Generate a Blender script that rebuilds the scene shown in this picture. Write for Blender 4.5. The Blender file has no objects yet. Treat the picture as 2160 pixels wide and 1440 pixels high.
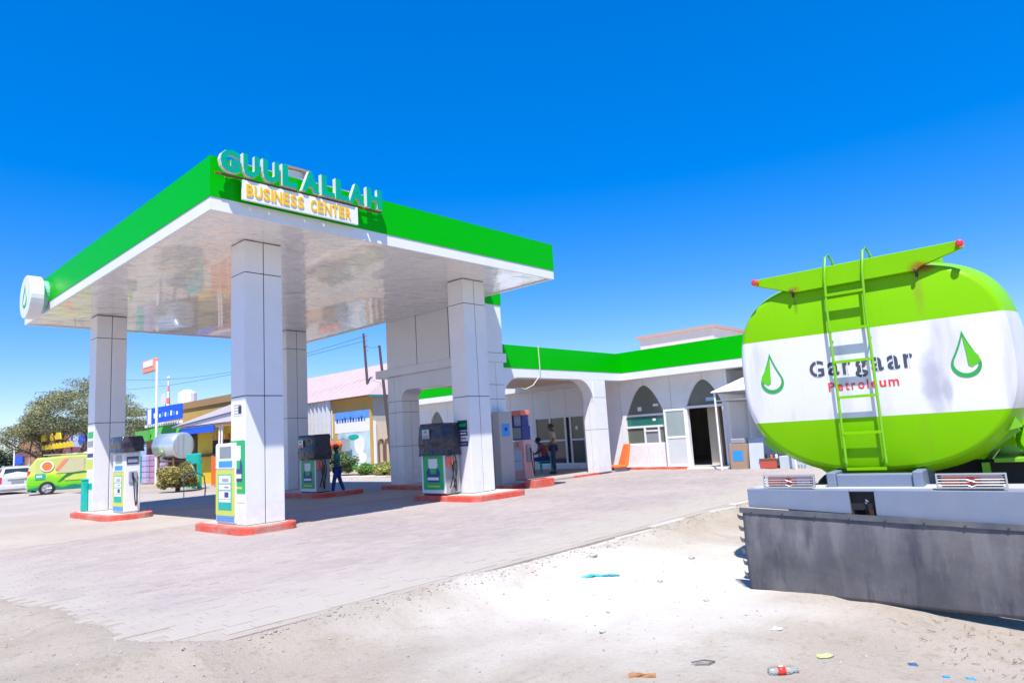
import bpy, math, random
from mathutils import Vector, Matrix
R = math.radians
rnd = random.Random(7)
S = bpy.context.scene
COL = S.collection

# ------------------------------------------------------------ camera
cam_d = bpy.data.cameras.new('camera'); cam = bpy.data.objects.new('camera', cam_d); COL.objects.link(cam)
S.camera = cam
FPX, PITCH, ROLL, YAW = 1416.714, 0.13963, -0.06124, 0.73882
F = Vector((math.cos(PITCH)*math.cos(YAW), math.cos(PITCH)*math.sin(YAW), math.sin(PITCH)))
RT = Vector((math.sin(YAW), -math.cos(YAW), 0)); UP = RT.cross(F)
R2 = RT*math.cos(ROLL)+UP*math.sin(ROLL); U2 = UP*math.cos(ROLL)-RT*math.sin(ROLL)
M = Matrix((( R2.x, U2.x, -F.x), (R2.y, U2.y, -F.y), (R2.z, U2.z, -F.z))).to_4x4()
M.translation = Vector((0, 0, 1.45))
cam.matrix_world = M
cam_d.sensor_width = 36; cam_d.lens = FPX/2160*36
cam_d.clip_start = 0.05; cam_d.clip_end = 3000

# ------------------------------------------------------------ light
SUNV = Vector((-0.40, -0.335, 1.0)).normalized()
w = bpy.data.worlds.new('World'); S.world = w; w.use_nodes = True
nt = w.node_tree; nt.nodes.clear()
sky = nt.nodes.new('ShaderNodeTexSky'); sky.sky_type = 'NISHITA'; sky.sun_disc = False
sky.sun_elevation = math.asin(SUNV.z); sky.sun_rotation = math.atan2(SUNV.x, SUNV.y) % (2*math.pi)
sky.altitude = 300; sky.air_density = 1.0; sky.dust_density = 0.5; sky.ozone_density = 2.2
hs = nt.nodes.new('ShaderNodeHueSaturation'); hs.inputs['Saturation'].default_value = 2.0
hs.inputs['Value'].default_value = 1.0; hs.inputs['Hue'].default_value = 0.505
tn = nt.nodes.new('ShaderNodeMix'); tn.data_type = 'RGBA'; tn.blend_type = 'MULTIPLY'; tn.inputs[0].default_value = 1; tn.inputs[7].default_value = (1.10, 1.14, 1.50, 1)
bg = nt.nodes.new('ShaderNodeBackground'); bg.inputs['Strength'].default_value = 0.15
wo = nt.nodes.new('ShaderNodeOutputWorld')
gm = nt.nodes.new('ShaderNodeGamma'); gm.inputs[1].default_value = 0.66; nt.links.new(sky.outputs[0], gm.inputs[0]); nt.links.new(gm.outputs[0], hs.inputs['Color']); nt.links.new(hs.outputs[0], tn.inputs[6]); nt.links.new(tn.outputs[2], bg.inputs[0]); nt.links.new(bg.outputs[0], wo.inputs[0])
sl = bpy.data.lights.new('sun', 'SUN'); sl.energy = 4.5; sl.angle = R(0.53); sl.color = (1.0, 0.95, 0.87)
so = bpy.data.objects.new('sun', sl); COL.objects.link(so); so.rotation_euler = SUNV.to_track_quat('Z', 'Y').to_euler()
S.view_settings.view_transform = 'Standard'; S.view_settings.look = 'None'
S.view_settings.exposure = 0.74; S.view_settings.gamma = 1.0
S.view_settings.use_curve_mapping = False

# ------------------------------------------------------------ materials
MATS = {}
def mat(name, col, rough=0.5, metal=0.0, var=0.08, vs=3.0, bump=0.0, bs=40.0, spec=0.5, dust=0.0, coat=0.0, rand=0.0, alpha=None):
    if name in MATS: return MATS[name]
    m = bpy.data.materials.new(name); m.use_nodes = True; t = m.node_tree; L = t.links.new
    p = t.nodes['Principled BSDF']
    p.inputs['Roughness'].default_value = rough; p.inputs['Metallic'].default_value = metal
    p.inputs['Specular IOR Level'].default_value = spec; p.inputs['Coat Weight'].default_value = coat
    tc = t.nodes.new('ShaderNodeNewGeometry')
    n = t.nodes.new('ShaderNodeTexNoise'); n.inputs['Scale'].default_value = vs; n.inputs['Detail'].default_value = 6
    L(tc.outputs['Position'], n.inputs['Vector'])
    mx = t.nodes.new('ShaderNodeMix'); mx.data_type = 'RGBA'
    a = [max(0, c*(1-var)) for c in col]; b = [min(1, c*(1+var)) for c in col]
    mx.inputs[6].default_value = (*a, 1); mx.inputs[7].default_value = (*b, 1)
    L(n.outputs['Fac'], mx.inputs[0]); out = mx.outputs[2]
    if rand:
        oi = t.nodes.new('ShaderNodeObjectInfo')
        ad = t.nodes.new('ShaderNodeMath'); ad.operation = 'ADD'; L(oi.outputs['Random'], ad.inputs[0]); L(tc.outputs['Random Per Island'], ad.inputs[1])
        fr = t.nodes.new('ShaderNodeMath'); fr.operation = 'FRACT'; L(ad.outputs[0], fr.inputs[0])
        mr = t.nodes.new('ShaderNodeMapRange'); mr.inputs[3].default_value = 1-rand; mr.inputs[4].default_value = 1+rand; L(fr.outputs[0], mr.inputs[0])
        hv = t.nodes.new('ShaderNodeHueSaturation'); L(out, hv.inputs['Color']); L(mr.outputs[0], hv.inputs['Value']); out = hv.outputs[0]
    if dust:
        n2 = t.nodes.new('ShaderNodeTexNoise'); n2.inputs['Scale'].default_value = 1.7; n2.inputs['Detail'].default_value = 9; n2.inputs['Roughness'].default_value = 0.7
        L(tc.outputs['Position'], n2.inputs['Vector'])
        cr = t.nodes.new('ShaderNodeMapRange'); cr.inputs[1].default_value = 0.45; cr.inputs[2].default_value = 0.75; cr.inputs[3].default_value = 0; cr.inputs[4].default_value = dust
        L(n2.outputs['Fac'], cr.inputs[0])
        m2 = t.nodes.new('ShaderNodeMix'); m2.data_type = 'RGBA'; m2.inputs[7].default_value = (0.40, 0.36, 0.30, 1)
        L(cr.outputs[0], m2.inputs[0]); L(out, m2.inputs[6]); out = m2.outputs[2]
    L(out, p.inputs['Base Color'])
    if bump:
        n3 = t.nodes.new('ShaderNodeTexNoise'); n3.inputs['Scale'].default_value = bs; n3.inputs['Detail'].default_value = 4
        L(tc.outputs['Position'], n3.inputs['Vector'])
        bp = t.nodes.new('ShaderNodeBump'); bp.inputs['Strength'].default_value = 1.0; bp.inputs['Distance'].default_value = bump
        L(n3.outputs['Fac'], bp.inputs['Height']); L(bp.outputs[0], p.inputs['Normal'])
    MATS[name] = m; return m

white = mat('white_cladding', (0.78, 0.78, 0.80), 0.32, var=0.03, dust=0.10)
def low_grime(m, z1, am, col=(.36,.30,.24)):
    t = m.node_tree; L = t.links.new; p = t.nodes['Principled BSDF']; src = p.inputs['Base Color'].links[0].from_socket
    g = t.nodes.new('ShaderNodeNewGeometry'); sp = t.nodes.new('ShaderNodeSeparateXYZ'); L(g.outputs['Position'], sp.inputs[0])
    n = t.nodes.new('ShaderNodeTexNoise'); n.inputs['Scale'].default_value = 4.5; n.inputs['Detail'].default_value = 8; n.inputs['Roughness'].default_value = .7; L(g.outputs['Position'], n.inputs['Vector'])
    a = t.nodes.new('ShaderNodeMapRange'); a.inputs[1].default_value = .1; a.inputs[2].default_value = z1; a.inputs[3].default_value = .32; a.inputs[4].default_value = -.12; L(sp.outputs['Z'], a.inputs[0])
    ad = t.nodes.new('ShaderNodeMath'); ad.operation = 'ADD'; L(a.outputs[0], ad.inputs[0]); L(n.outputs['Fac'], ad.inputs[1])
    mr = t.nodes.new('ShaderNodeMapRange'); mr.inputs[1].default_value = .56; mr.inputs[2].default_value = .95; mr.inputs[4].default_value = am; L(ad.outputs[0], mr.inputs[0])
    q = t.nodes.new('ShaderNodeMix'); q.data_type = 'RGBA'; L(mr.outputs[0], q.inputs[0]); L(src, q.inputs[6]); q.inputs[7].default_value = (*col, 1); L(q.outputs[2], p.inputs['Base Color'])
low_grime(white, 1.1, .32)
green = mat('green_cladding', (0.0, 0.44, 0.0), 0.4, var=0.03, spec=0.12)
soffitm = mat('soffit_white_gloss', (0.80, 0.765, 0.765), 0.14, var=0.03, spec=0.9, coat=0.6, bump=0.10, bs=1.3)
gap = mat('joint_dark', (0.035, 0.04, 0.06), 0.7)
redk = mat('red_kerb_paint', (0.66, 0.085, 0.05), 0.6, var=0.2, vs=6, dust=0.95, bump=0.006, bs=25)
conc = mat('island_concrete', (0.45, 0.43, 0.40), 0.85, var=0.15, bump=0.004, bs=30)
lime = mat('lime_tank_paint', (0.19, 0.50, 0.0), 0.35, var=0.06, vs=1.5, spec=0.15)
def stain(m, col, am, scx=1.0, lo=.58, hi=.75, sc=1.6):
    t = m.node_tree; L = t.links.new; p = t.nodes['Principled BSDF']; src = p.inputs['Base Color'].links[0].from_socket
    tc = t.nodes.new('ShaderNodeTexCoord'); mp = t.nodes.new('ShaderNodeMapping'); mp.inputs['Scale'].default_value = (3.2*scx, 1, .55); L(tc.outputs['Object'], mp.inputs[0])
    n = t.nodes.new('ShaderNodeTexNoise'); n.inputs['Scale'].default_value = sc; n.inputs['Detail'].default_value = 6; L(mp.outputs[0], n.inputs['Vector'])
    mr = t.nodes.new('ShaderNodeMapRange'); mr.inputs[1].default_value = lo; mr.inputs[2].default_value = hi; mr.inputs[4].default_value = am; L(n.outputs['Fac'], mr.inputs[0])
    q = t.nodes.new('ShaderNodeMix'); q.data_type = 'RGBA'; L(mr.outputs[0], q.inputs[0]); L(src, q.inputs[6]); q.inputs[7].default_value = (*col, 1); L(q.outputs[2], p.inputs['Base Color'])
stain(lime, (.20,.30,.02), .35)
limed = mat('lime_frame_paint', (0.17, 0.47, 0.005), 0.4, var=0.12, vs=4, dust=0.12)
tankw = mat('tank_white_paint', (0.72, 0.72, 0.75), 0.3, var=0.07, vs=1.2, dust=0.08)
stain(tankw, (.40,.40,.44), .6, lo=.52, hi=.66, sc=1.1)
steel = mat('grey_bumper_paint', (0.165, 0.205, 0.29), 0.45, var=0.12, vs=5, dust=0.12)
rubber = mat('rubber_flap', (0.085, 0.085, 0.10), 0.55, var=0.45, vs=2.6, dust=0.22, bump=0.01, bs=4)
def streaks(m):
    t = m.node_tree; L = t.links.new; p = t.nodes['Principled BSDF']; src = p.inputs['Base Color'].links[0].from_socket
    tc = t.nodes.new('ShaderNodeTexCoord'); mp = t.nodes.new('ShaderNodeMapping'); mp.inputs['Scale'].default_value = (5.5, 1, 1.1); mp.inputs['Rotation'].default_value = (0, .22, 0)
    L(tc.outputs['Object'], mp.inputs[0])
    for sc, lo, hi, c, am in ((1.3, .50, .68, (.22,.21,.22), .35), (2.2, .55, .72, (.03,.03,.05), .6), (5.0, .60, .75, (.32,.30,.29), .12)):
        n = t.nodes.new('ShaderNodeTexNoise'); n.inputs['Scale'].default_value = sc; n.inputs['Detail'].default_value = 5; L(mp.outputs[0], n.inputs['Vector'])
        mr = t.nodes.new('ShaderNodeMapRange'); mr.inputs[1].default_value = lo; mr.inputs[2].default_value = hi; mr.inputs[4].default_value = am; L(n.outputs['Fac'], mr.inputs[0])
        q = t.nodes.new('ShaderNodeMix'); q.data_type = 'RGBA'; L(mr.outputs[0], q.inputs[0]); L(src, q.inputs[6]); q.inputs[7].default_value = (*c, 1); src = q.outputs[2]
    L(src, p.inputs['Base Color'])
streaks(rubber)
def blob(m, c, sz, col, am):
    t = m.node_tree; L = t.links.new; p = t.nodes['Principled BSDF']; src = p.inputs['Base Color'].links[0].from_socket
    tc = t.nodes.new('ShaderNodeTexCoord'); mp = t.nodes.new('ShaderNodeMapping'); mp.inputs['Location'].default_value = (-c[0]/sz[0], 0, -c[1]/sz[1]); mp.inputs['Scale'].default_value = (1/sz[0], 0, 1/sz[1]); L(tc.outputs['Object'], mp.inputs[0])
    ln = t.nodes.new('ShaderNodeVectorMath'); ln.operation = 'LENGTH'; L(mp.outputs[0], ln.inputs[0])
    n = t.nodes.new('ShaderNodeTexNoise'); n.inputs['Scale'].default_value = 7; n.inputs['Detail'].default_value = 6; L(tc.outputs['Object'], n.inputs['Vector'])
    ad = t.nodes.new('ShaderNodeMath'); ad.operation = 'MULTIPLY_ADD'; L(n.outputs['Fac'], ad.inputs[0]); ad.inputs[1].default_value = 1.1; L(ln.outputs['Value'], ad.inputs[2])
    mr = t.nodes.new('ShaderNodeMapRange'); mr.interpolation_type = 'SMOOTHSTEP'; mr.inputs[1].default_value = .75; mr.inputs[2].default_value = 1.55; mr.inputs[3].default_value = am; mr.inputs[4].default_value = 0; L(ad.outputs[0], mr.inputs[0])
    q = t.nodes.new('ShaderNodeMix'); q.data_type = 'RGBA'; L(mr.outputs[0], q.inputs[0]); L(src, q.inputs[6]); q.inputs[7].default_value = (*col, 1); L(q.outputs[2], p.inputs['Base Color'])
blob(tankw, (1.74, 1.72), (.11, .42), (.36,.37,.43), .75); blob(tankw, (1.86, 1.62), (.05, .16), (.33,.34,.40), .6)
blob(lime, (1.79, 2.80), (.16, .07), (.28,.10,.01), .85); blob(lime, (.64, 2.78), (.09, .05), (.28,.12,.01), .7)
blob(lime, (1.74, 2.55), (.07, .26), (.22,.32,.02), .7); blob(lime, (.63, 2.62), (.03, .12), (.14,.20,.02), .6)
darkm = mat('dark_void_fill', (0.012, 0.012, 0.014), 0.7)  # near-black colour that paints the shade inside voids and openings
black = mat('black_plastic', (0.02, 0.02, 0.025), 0.4, var=0.2)
wrapm = mat('black_wrap', (0.035, 0.035, 0.05), 0.22, var=0.3, bump=0.05, bs=5)
glass = mat('dark_glass', (0.03, 0.045, 0.05), 0.06, spec=0.8, var=0.1)
filmg = mat('window_film', (0.13, 0.15, 0.12), 0.18, spec=0.7, var=0.1)
tealg = mat('teal_glass', (0.02, 0.16, 0.13), 0.12, spec=0.8, var=0.3)
alum = mat('white_aluminium', (0.78, 0.78, 0.80), 0.35, var=0.02)
chrome = mat('chrome', (0.75, 0.76, 0.78), 0.18, metal=1.0, var=0.05)
galv = mat('galvanised', (0.55, 0.56, 0.58), 0.4, metal=0.7, var=0.15)
blueb = mat('blue_board', (0.0, 0.09, 0.80), 0.45, var=0.1)
tealp = mat('teal_paint', (0.0, 0.42, 0.34), 0.5, var=0.15)
yel = mat('yellow_paint', (0.75, 0.52, 0.0), 0.5, var=0.15)
ylg = mat('yellow_green_print', (0.55, 0.62, 0.10), 0.45, var=0.1)
orange = mat('orange_plastic', (0.80, 0.16, 0.03), 0.45, var=0.12)
ochre = mat('ochre_wall', (0.55, 0.34, 0.09), 0.85, var=0.15, vs=1, dust=0.1)
skym = mat('sky_blue_print', (0.03, 0.30, 0.75), 0.4)
navy = mat('navy_print', (0.03, 0.05, 0.20), 0.5)
grn = mat('green_print', (0.0, 0.42, 0.12), 0.4, var=0.05)
paper = mat('paper_white', (0.78, 0.78, 0.78), 0.6, var=0.03)
greyp = mat('grey_panel', (0.30, 0.31, 0.34), 0.45, var=0.1)
redp = mat('red_pump_paint', (0.80, 0.19, 0.12), 0.45, var=0.1)
tanm = mat('warm_bounce_soffit', (0.66, 0.50, 0.37), 0.7, var=0.06)  # tan tint puts warm bounced light into the soffit colour
inner = mat('interior_wall', (0.62, 0.58, 0.50), 0.8, var=0.1)
wood = mat('brown_timber', (0.16, 0.09, 0.05), 0.8, var=0.3, vs=8)
barkm = mat('bark', (0.16, 0.12, 0.085), 0.9, var=0.3, vs=12, bump=0.01, bs=25)

# ------------------------------------------------------------ mesh helpers
class MB:
    def __init__(s): s.v = []; s.f = []; s.mi = []; s.cur = 0
    def add(s, vs, fs):
        b = len(s.v); s.v += [tuple(v) for v in vs]; s.f += [tuple(b+i for i in f) for f in fs]; s.mi += [s.cur]*len(fs); return s
    def hexa(s, p):
        return s.add(p, [(0,3,2,1),(4,5,6,7),(0,1,5,4),(1,2,6,5),(2,3,7,6),(3,0,4,7)])
    def box(s, x0, x1, y0, y1, z0, z1):
        return s.hexa([(x0,y0,z0),(x1,y0,z0),(x1,y1,z0),(x0,y1,z0),(x0,y0,z1),(x1,y0,z1),(x1,y1,z1),(x0,y1,z1)])
    def prism(s, pts, o, a, b, n):
        o, a, b, n = map(Vector, (o, a, b, n)); k = len(pts)
        A = [o+a*p[0]+b*p[1] for p in pts]; B = [q+n for q in A]
        return s.add(A+B, [tuple(range(k)), tuple(range(2*k-1, k-1, -1))]+[(i, i+k, (i+1) % k+k, (i+1) % k) for i in range(k)])
    def tube(s, path, r, n=8, cap=True):
        path = [Vector(p) for p in path]; rs = r if isinstance(r, (list, tuple)) else [r]*len(path)
        vs = []; fs = []
        for i, p in enumerate(path):
            d = (path[min(i+1, len(path)-1)]-path[max(i-1, 0)]).normalized()
            u = d.cross(Vector((0, 0, 1)) if abs(d.z) < .9 else Vector((1, 0, 0))).normalized(); q = d.cross(u)
            vs += [p+(u*math.cos(2*math.pi*j/n)+q*math.sin(2*math.pi*j/n))*rs[i] for j in range(n)]
        for i in range(len(path)-1):
            fs += [(i*n+j, i*n+(j+1) % n, (i+1)*n+(j+1) % n, (i+1)*n+j) for j in range(n)]
        if cap: fs += [tuple(range(n-1, -1, -1)), tuple(range((len(path)-1)*n, len(path)*n))]
        return s.add(vs, fs)
    def ball(s, c, rx, ry=None, rz=None, n=10, m=7, jit=0):
        ry = ry or rx; rz = rz or rx; vs = []; fs = []
        for i in range(m+1):
            t = math.pi*i/m
            for j in range(n):
                a = 2*math.pi*j/n; k = 1+rnd.uniform(-jit, jit)
                vs.append((c[0]+rx*k*math.sin(t)*math.cos(a), c[1]+ry*k*math.sin(t)*math.sin(a), c[2]+rz*k*math.cos(t)))
        for i in range(m):
            fs += [(i*n+j, (i+1)*n+j, (i+1)*n+(j+1) % n, i*n+(j+1) % n) for j in range(n)]
        return s.add(vs, fs)
    def build(s, name, mats, parent=None, w=False, bevel=0.0, smooth=False):
        me = bpy.data.meshes.new(name)
        vs = s.v
        if parent is not None and w:
            r = parent
            while r.parent: r = r.parent
            l = r.location; vs = [(v[0]-l.x, v[1]-l.y, v[2]-l.z) for v in vs]
        me.from_pydata(vs, [], s.f)
        mats = mats if isinstance(mats, (list, tuple)) else [mats]
        for m in mats: me.materials.append(m)
        if len(mats) > 1:
            for p, i in zip(me.polygons, s.mi): p.material_index = i
        if smooth: me.polygons.foreach_set('use_smooth', [True]*len(me.polygons))
        me.update()
        o = bpy.data.objects.new(name, me); COL.objects.link(o)
        if parent is not None: o.parent = parent
        if bevel:
            b = o.modifiers.new('bevel', 'BEVEL'); b.width = bevel; b.segments = 2; b.limit_method = 'ANGLE'; b.angle_limit = R(40)
        return o
def thing(name, label, cat, loc=(0,0,0), rz=0, group=None):
    o = bpy.data.objects.new(name, None); COL.objects.link(o); o.location = loc; o.rotation_euler = (0, 0, rz)
    o.empty_display_size = .1
    o['label'] = label; o['category'] = cat
    if group: o['group'] = group
    return o
def tag(o, label, cat, group=None):
    o['label'] = label; o['category'] = cat
    if group: o['group'] = group
    return o
def struct(o, kind='structure'): o['kind'] = kind; return o
def bx(name, m, parent, x0, x1, y0, y1, z0, z1, w=True, bevel=0.0):
    return MB().box(x0, x1, y0, y1, z0, z1).build(name, m, parent, w, bevel)
def copy_tree(o, parent=None):
    c = o.copy(); COL.objects.link(c)
    if parent is not None: c.parent = parent
    for ch in list(o.children): copy_tree(ch, c)
    return c
FC = {}
def txt(name, s, m, parent, o, a, b, wd, ht, dp, w=True, off=0.0, shear=0):
    """letters fitted to wd x ht, lower left corner o, along a, up b, thickness dp along a x b"""
    key = (s, off)
    if key not in FC:
        cu = bpy.data.curves.new('t', 'FONT'); cu.body = s; cu.extrude = 0.5; cu.offset = off; cu.resolution_u = 3; cu.shear = shear
        ob = bpy.data.objects.new('t', cu); COL.objects.link(ob)
        dg = bpy.context.evaluated_depsgraph_get(); dg.update(); me = bpy.data.meshes.new_from_object(ob.evaluated_get(dg))
        FC[key] = ([v.co.copy() for v in me.vertices], [tuple(p.vertices) for p in me.polygons])
        bpy.data.objects.remove(ob); bpy.data.curves.remove(cu); bpy.data.meshes.remove(me)
    V, P = FC[key]
    x0 = min(v.x for v in V); x1 = max(v.x for v in V); y0 = min(v.y for v in V); y1 = max(v.y for v in V)
    o = Vector(o); a = Vector(a).normalized(); b = Vector(b).normalized(); n = a.cross(b)
    mb = MB(); mb.add([o+a*((v.x-x0)/(x1-x0)*wd)+b*((v.y-y0)/(y1-y0)*ht)+n*((v.z+.5)*dp) for v in V], P)
    return mb.build(name, m, parent, w)

# ------------------------------------------------------------ ground
def smooth01(t): t = max(0, min(1, t)); return t*t*(3-2*t)
from mathutils import noise as mn
def gz(x, y):
    d = math.hypot(x, y)
    z = -0.06
    s = smooth01((5.6-y)/1.3)
    if x < 30 and y < 8: z += -0.09*s
    z += -0.22*smooth01((2.4-y)/2.2)*smooth01((x-4.6)/1.0)*smooth01((14-x)/4)
    if x < 2.6: z += (0.12+0.03*mn.noise((x*1.1, y*1.1, 6)))*smooth01((2.5-x-max(0, y-8.4)*.24)/0.75)*smooth01((y-3.4)/1.2)
    if x < 25: z += (0.10+0.05*mn.noise((x*.55, 1.7, 3))+.03*smooth01((4.5-x)/1.5))*math.exp(-((y-5.28)/.42)**2)*(1 if x > 2 else .6)
    if d < 40:
        z += -0.022*sum(math.exp(-((y-(c0+.10*x+.06*math.sin(x*.9)))/.13)**2) for c0 in (3.1, 1.45))*(1 if x < 9 and y < 5 else 0)
        z += 0.024*mn.noise((x*.9, y*.9, 0))+0.012*mn.noise((x*3.3, y*3.3, 5))*(1 if d < 20 else 0)
        if d < 14: z += 0.006*mn.noise((x*11, y*11, 2))
    if y > 5.45 and x > 2.5 and x < 21: z = min(z, 0.045+0.03*mn.noise((x*1.3, y*2.5, 8))-0.05*smooth01((y-5.45)/.35))
    if x > 2.6 and y > 5.9: z = min(z, -0.0)
    if x > 1.1 and y > 14: z = min(z, -0.0)
    if y > 23 and x > 2.7 and x < 9.9: z = min(z, -0.03)
    return z
def axis(lo, mid0, mid1, hi, step, far):
    a = []; t = mid0
    while t < mid1: a.append(t); t += step
    a.append(mid1); s = step; t = mid1
    while t < hi: s *= 1.35; t += s; a.append(t)
    s = step; t = mid0
    while t > lo: s *= 1.35; t -= s; a.insert(0, t)
    return a
xs = axis(-900, 0.2, 14, 1200, 0.11, 0); ys = axis(-900, -1.5, 11, 1200, 0.11, 0)
mb = MB(); nx, ny = len(xs), len(ys)
mb.v = [(x, y, gz(x, y)) for y in ys for x in xs]
mb.f = [(j*nx+i, j*nx+i+1, (j+1)*nx+i+1, (j+1)*nx+i) for j in range(ny-1) for i in range(nx-1)]; mb.mi = [0]*len(mb.f)
def ground_mat(name, c0, c1, c2, bscale=26, bd=0.018):
    m = bpy.data.materials.new(name); m.use_nodes = True; t = m.node_tree; L = t.links.new; p = t.nodes['Principled BSDF']
    p.inputs['Roughness'].default_value = 0.95; p.inputs['Specular IOR Level'].default_value = 0.2
    g = t.nodes.new('ShaderNodeNewGeometry')
    def nz(s, d=8, r=0.6):
        n = t.nodes.new('ShaderNodeTexNoise'); n.inputs['Scale'].default_value = s; n.inputs['Detail'].default_value = d; n.inputs['Roughness'].default_value = r; L(g.outputs['Position'], n.inputs['Vector']); return n.outputs['Fac']
    def mix(f, a, b, lo, hi):
        r = t.nodes.new('ShaderNodeMapRange'); r.inputs[1].default_value = lo; r.inputs[2].default_value = hi; L(f, r.inputs[0])
        q = t.nodes.new('ShaderNodeMix'); q.data_type = 'RGBA'; L(r.outputs[0], q.inputs[0])
        for i, c in ((6, a), (7, b)):
            if isinstance(c, tuple): q.inputs[i].default_value = (*c, 1)
            else: L(c, q.inputs[i])
        return q.outputs[2]
    c = mix(nz(0.35), c0, c1, 0.38, 0.62); c = mix(nz(3.5, 10, .7), c, c2, 0.52, 0.8)
    c = mix(nz(60, 3, .6), c, tuple(k*.70 for k in c0), 0.56, 0.78); c = mix(nz(14, 8, .75), c, tuple(k*.72 for k in c2), 0.54, 0.85)
    L(c, p.inputs['Base Color'])
    b1 = t.nodes.new('ShaderNodeBump'); b1.inputs['Distance'].default_value = bd; b1.inputs['Strength'].default_value = 0.8; L(nz(bscale, 6, .7), b1.inputs['Height'])
    L(b1.outputs[0], p.inputs['Normal']); return m
dirtm = ground_mat('pale_dirt_ground', (0.330, 0.286, 0.237), (0.407, 0.358, 0.303), (0.264, 0.215, 0.160))
def pale_patch(m):  # paler base colour around one spot, edge broken by noise
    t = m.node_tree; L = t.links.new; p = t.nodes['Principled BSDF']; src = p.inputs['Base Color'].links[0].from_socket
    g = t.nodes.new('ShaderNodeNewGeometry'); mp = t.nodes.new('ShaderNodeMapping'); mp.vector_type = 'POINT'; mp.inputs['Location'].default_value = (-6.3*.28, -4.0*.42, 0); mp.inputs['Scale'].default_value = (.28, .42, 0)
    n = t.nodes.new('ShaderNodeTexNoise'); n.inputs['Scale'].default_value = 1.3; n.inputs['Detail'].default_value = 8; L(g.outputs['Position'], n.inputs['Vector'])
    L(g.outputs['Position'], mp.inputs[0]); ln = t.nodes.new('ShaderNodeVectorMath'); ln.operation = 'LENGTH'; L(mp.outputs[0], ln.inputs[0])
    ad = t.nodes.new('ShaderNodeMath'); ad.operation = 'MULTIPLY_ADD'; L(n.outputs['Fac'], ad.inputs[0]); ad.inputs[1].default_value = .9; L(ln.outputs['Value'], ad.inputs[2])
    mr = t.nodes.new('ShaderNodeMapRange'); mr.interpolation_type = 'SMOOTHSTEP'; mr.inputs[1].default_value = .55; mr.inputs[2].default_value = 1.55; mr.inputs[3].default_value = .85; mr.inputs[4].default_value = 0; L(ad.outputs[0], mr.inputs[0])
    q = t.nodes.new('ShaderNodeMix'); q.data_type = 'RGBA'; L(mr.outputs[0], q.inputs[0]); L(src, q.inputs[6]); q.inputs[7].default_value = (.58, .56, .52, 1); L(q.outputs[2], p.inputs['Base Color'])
pale_patch(dirtm)
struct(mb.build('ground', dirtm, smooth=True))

concm = ground_mat('forecourt_concrete', (0.360, 0.319, 0.284), (0.418, 0.371, 0.331), (0.325, 0.278, 0.238), 60, 0.003)
pavm = ground_mat('paver_bed', (0.345, 0.305, 0.265), (0.397, 0.351, 0.305), (0.310, 0.270, 0.230), 60, 0.003)
# forecourt slab beyond the pavers
def slab(name, poly, z, th, m):
    o = MB().prism([(p[0], p[1]) for p in poly], (0, 0, z-th), (1,0,0), (0,1,0), (0,0,th)).build(name, m); return struct(o)
slab('forecourt', [(1.0,14.6),(20.6,14.6),(20.6,19.9),(17.2,23.5),(11.4,25.2),(9.9,32),(8.6,60),(1.0,60)], 0.045, 0.09, concm)
# paver field
bed = slab('paving', [(2.25,5.36),(20.5,5.36),(20.5,14.6),(1.0,14.6),(1.1,12.0),(1.6,9.6),(1.85,8.4),(1.85,6.2)], 0.037, 0.09, pavm)
def paver_mat():
    m = ground_mat('paver_dusty', (0.310, 0.267, 0.260), (0.372, 0.320, 0.304), (0.428, 0.372, 0.316), 70, 0.002)
    t = m.node_tree; L = t.links.new; p = t.nodes['Principled BSDF']; src = p.inputs['Base Color'].links[0].from_socket
    g = t.nodes.new('ShaderNodeNewGeometry'); oi = t.nodes.new('ShaderNodeObjectInfo')
    ad = t.nodes.new('ShaderNodeMath'); ad.operation = 'ADD'; L(oi.outputs['Random'], ad.inputs[0]); L(g.outputs['Random Per Island'], ad.inputs[1])
    fr = t.nodes.new('ShaderNodeMath'); fr.operation = 'FRACT'; L(ad.outputs[0], fr.inputs[0])
    mr = t.nodes.new('ShaderNodeMapRange'); mr.inputs[3].default_value = 0.94; mr.inputs[4].default_value = 1.06; L(fr.outputs[0], mr.inputs[0])
    hv = t.nodes.new('ShaderNodeHueSaturation'); L(src, hv.inputs['Color']); L(mr.outputs[0], hv.inputs['Value']); sp = t.nodes.new('ShaderNodeSeparateXYZ'); L(g.outputs['Position'], sp.inputs[0])
    n = t.nodes.new('ShaderNodeTexNoise'); n.inputs['Scale'].default_value = 1.6; n.inputs['Detail'].default_value = 9; n.inputs['Roughness'].default_value = .65; L(g.outputs['Position'], n.inputs['Vector'])
    def edge(o, a0, a1):
        q = t.nodes.new('ShaderNodeMapRange'); q.inputs[1].default_value = a0; q.inputs[2].default_value = a1; q.inputs[3].default_value = .62; q.inputs[4].default_value = 0; L(o, q.inputs[0]); return q.outputs[0]
    mx = t.nodes.new('ShaderNodeMath'); mx.operation = 'MAXIMUM'; L(edge(sp.outputs['Y'], 5.3, 7.4), mx.inputs[0]); L(edge(sp.outputs['X'], 1.2, 3.2), mx.inputs[1])
    sm_ = t.nodes.new('ShaderNodeMath'); sm_.operation = 'ADD'; L(mx.outputs[0], sm_.inputs[0]); L(n.outputs['Fac'], sm_.inputs[1])
    mr2 = t.nodes.new('ShaderNodeMapRange'); mr2.inputs[1].default_value = .52; mr2.inputs[2].default_value = .95; mr2.inputs[4].default_value = .95; L(sm_.outputs[0], mr2.inputs[0])
    q = t.nodes.new('ShaderNodeMix'); q.data_type = 'RGBA'; L(mr2.outputs[0], q.inputs[0]); L(hv.outputs[0], q.inputs[6]); q.inputs[7].default_value = (0.385, 0.350, 0.310, 1)
    L(q.outputs[2], p.inputs['Base Color'])
    return m
pm = paver_mat()
PW, PH = 0.235, 0.118
pav = []
j = 0; y = 5.48
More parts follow.
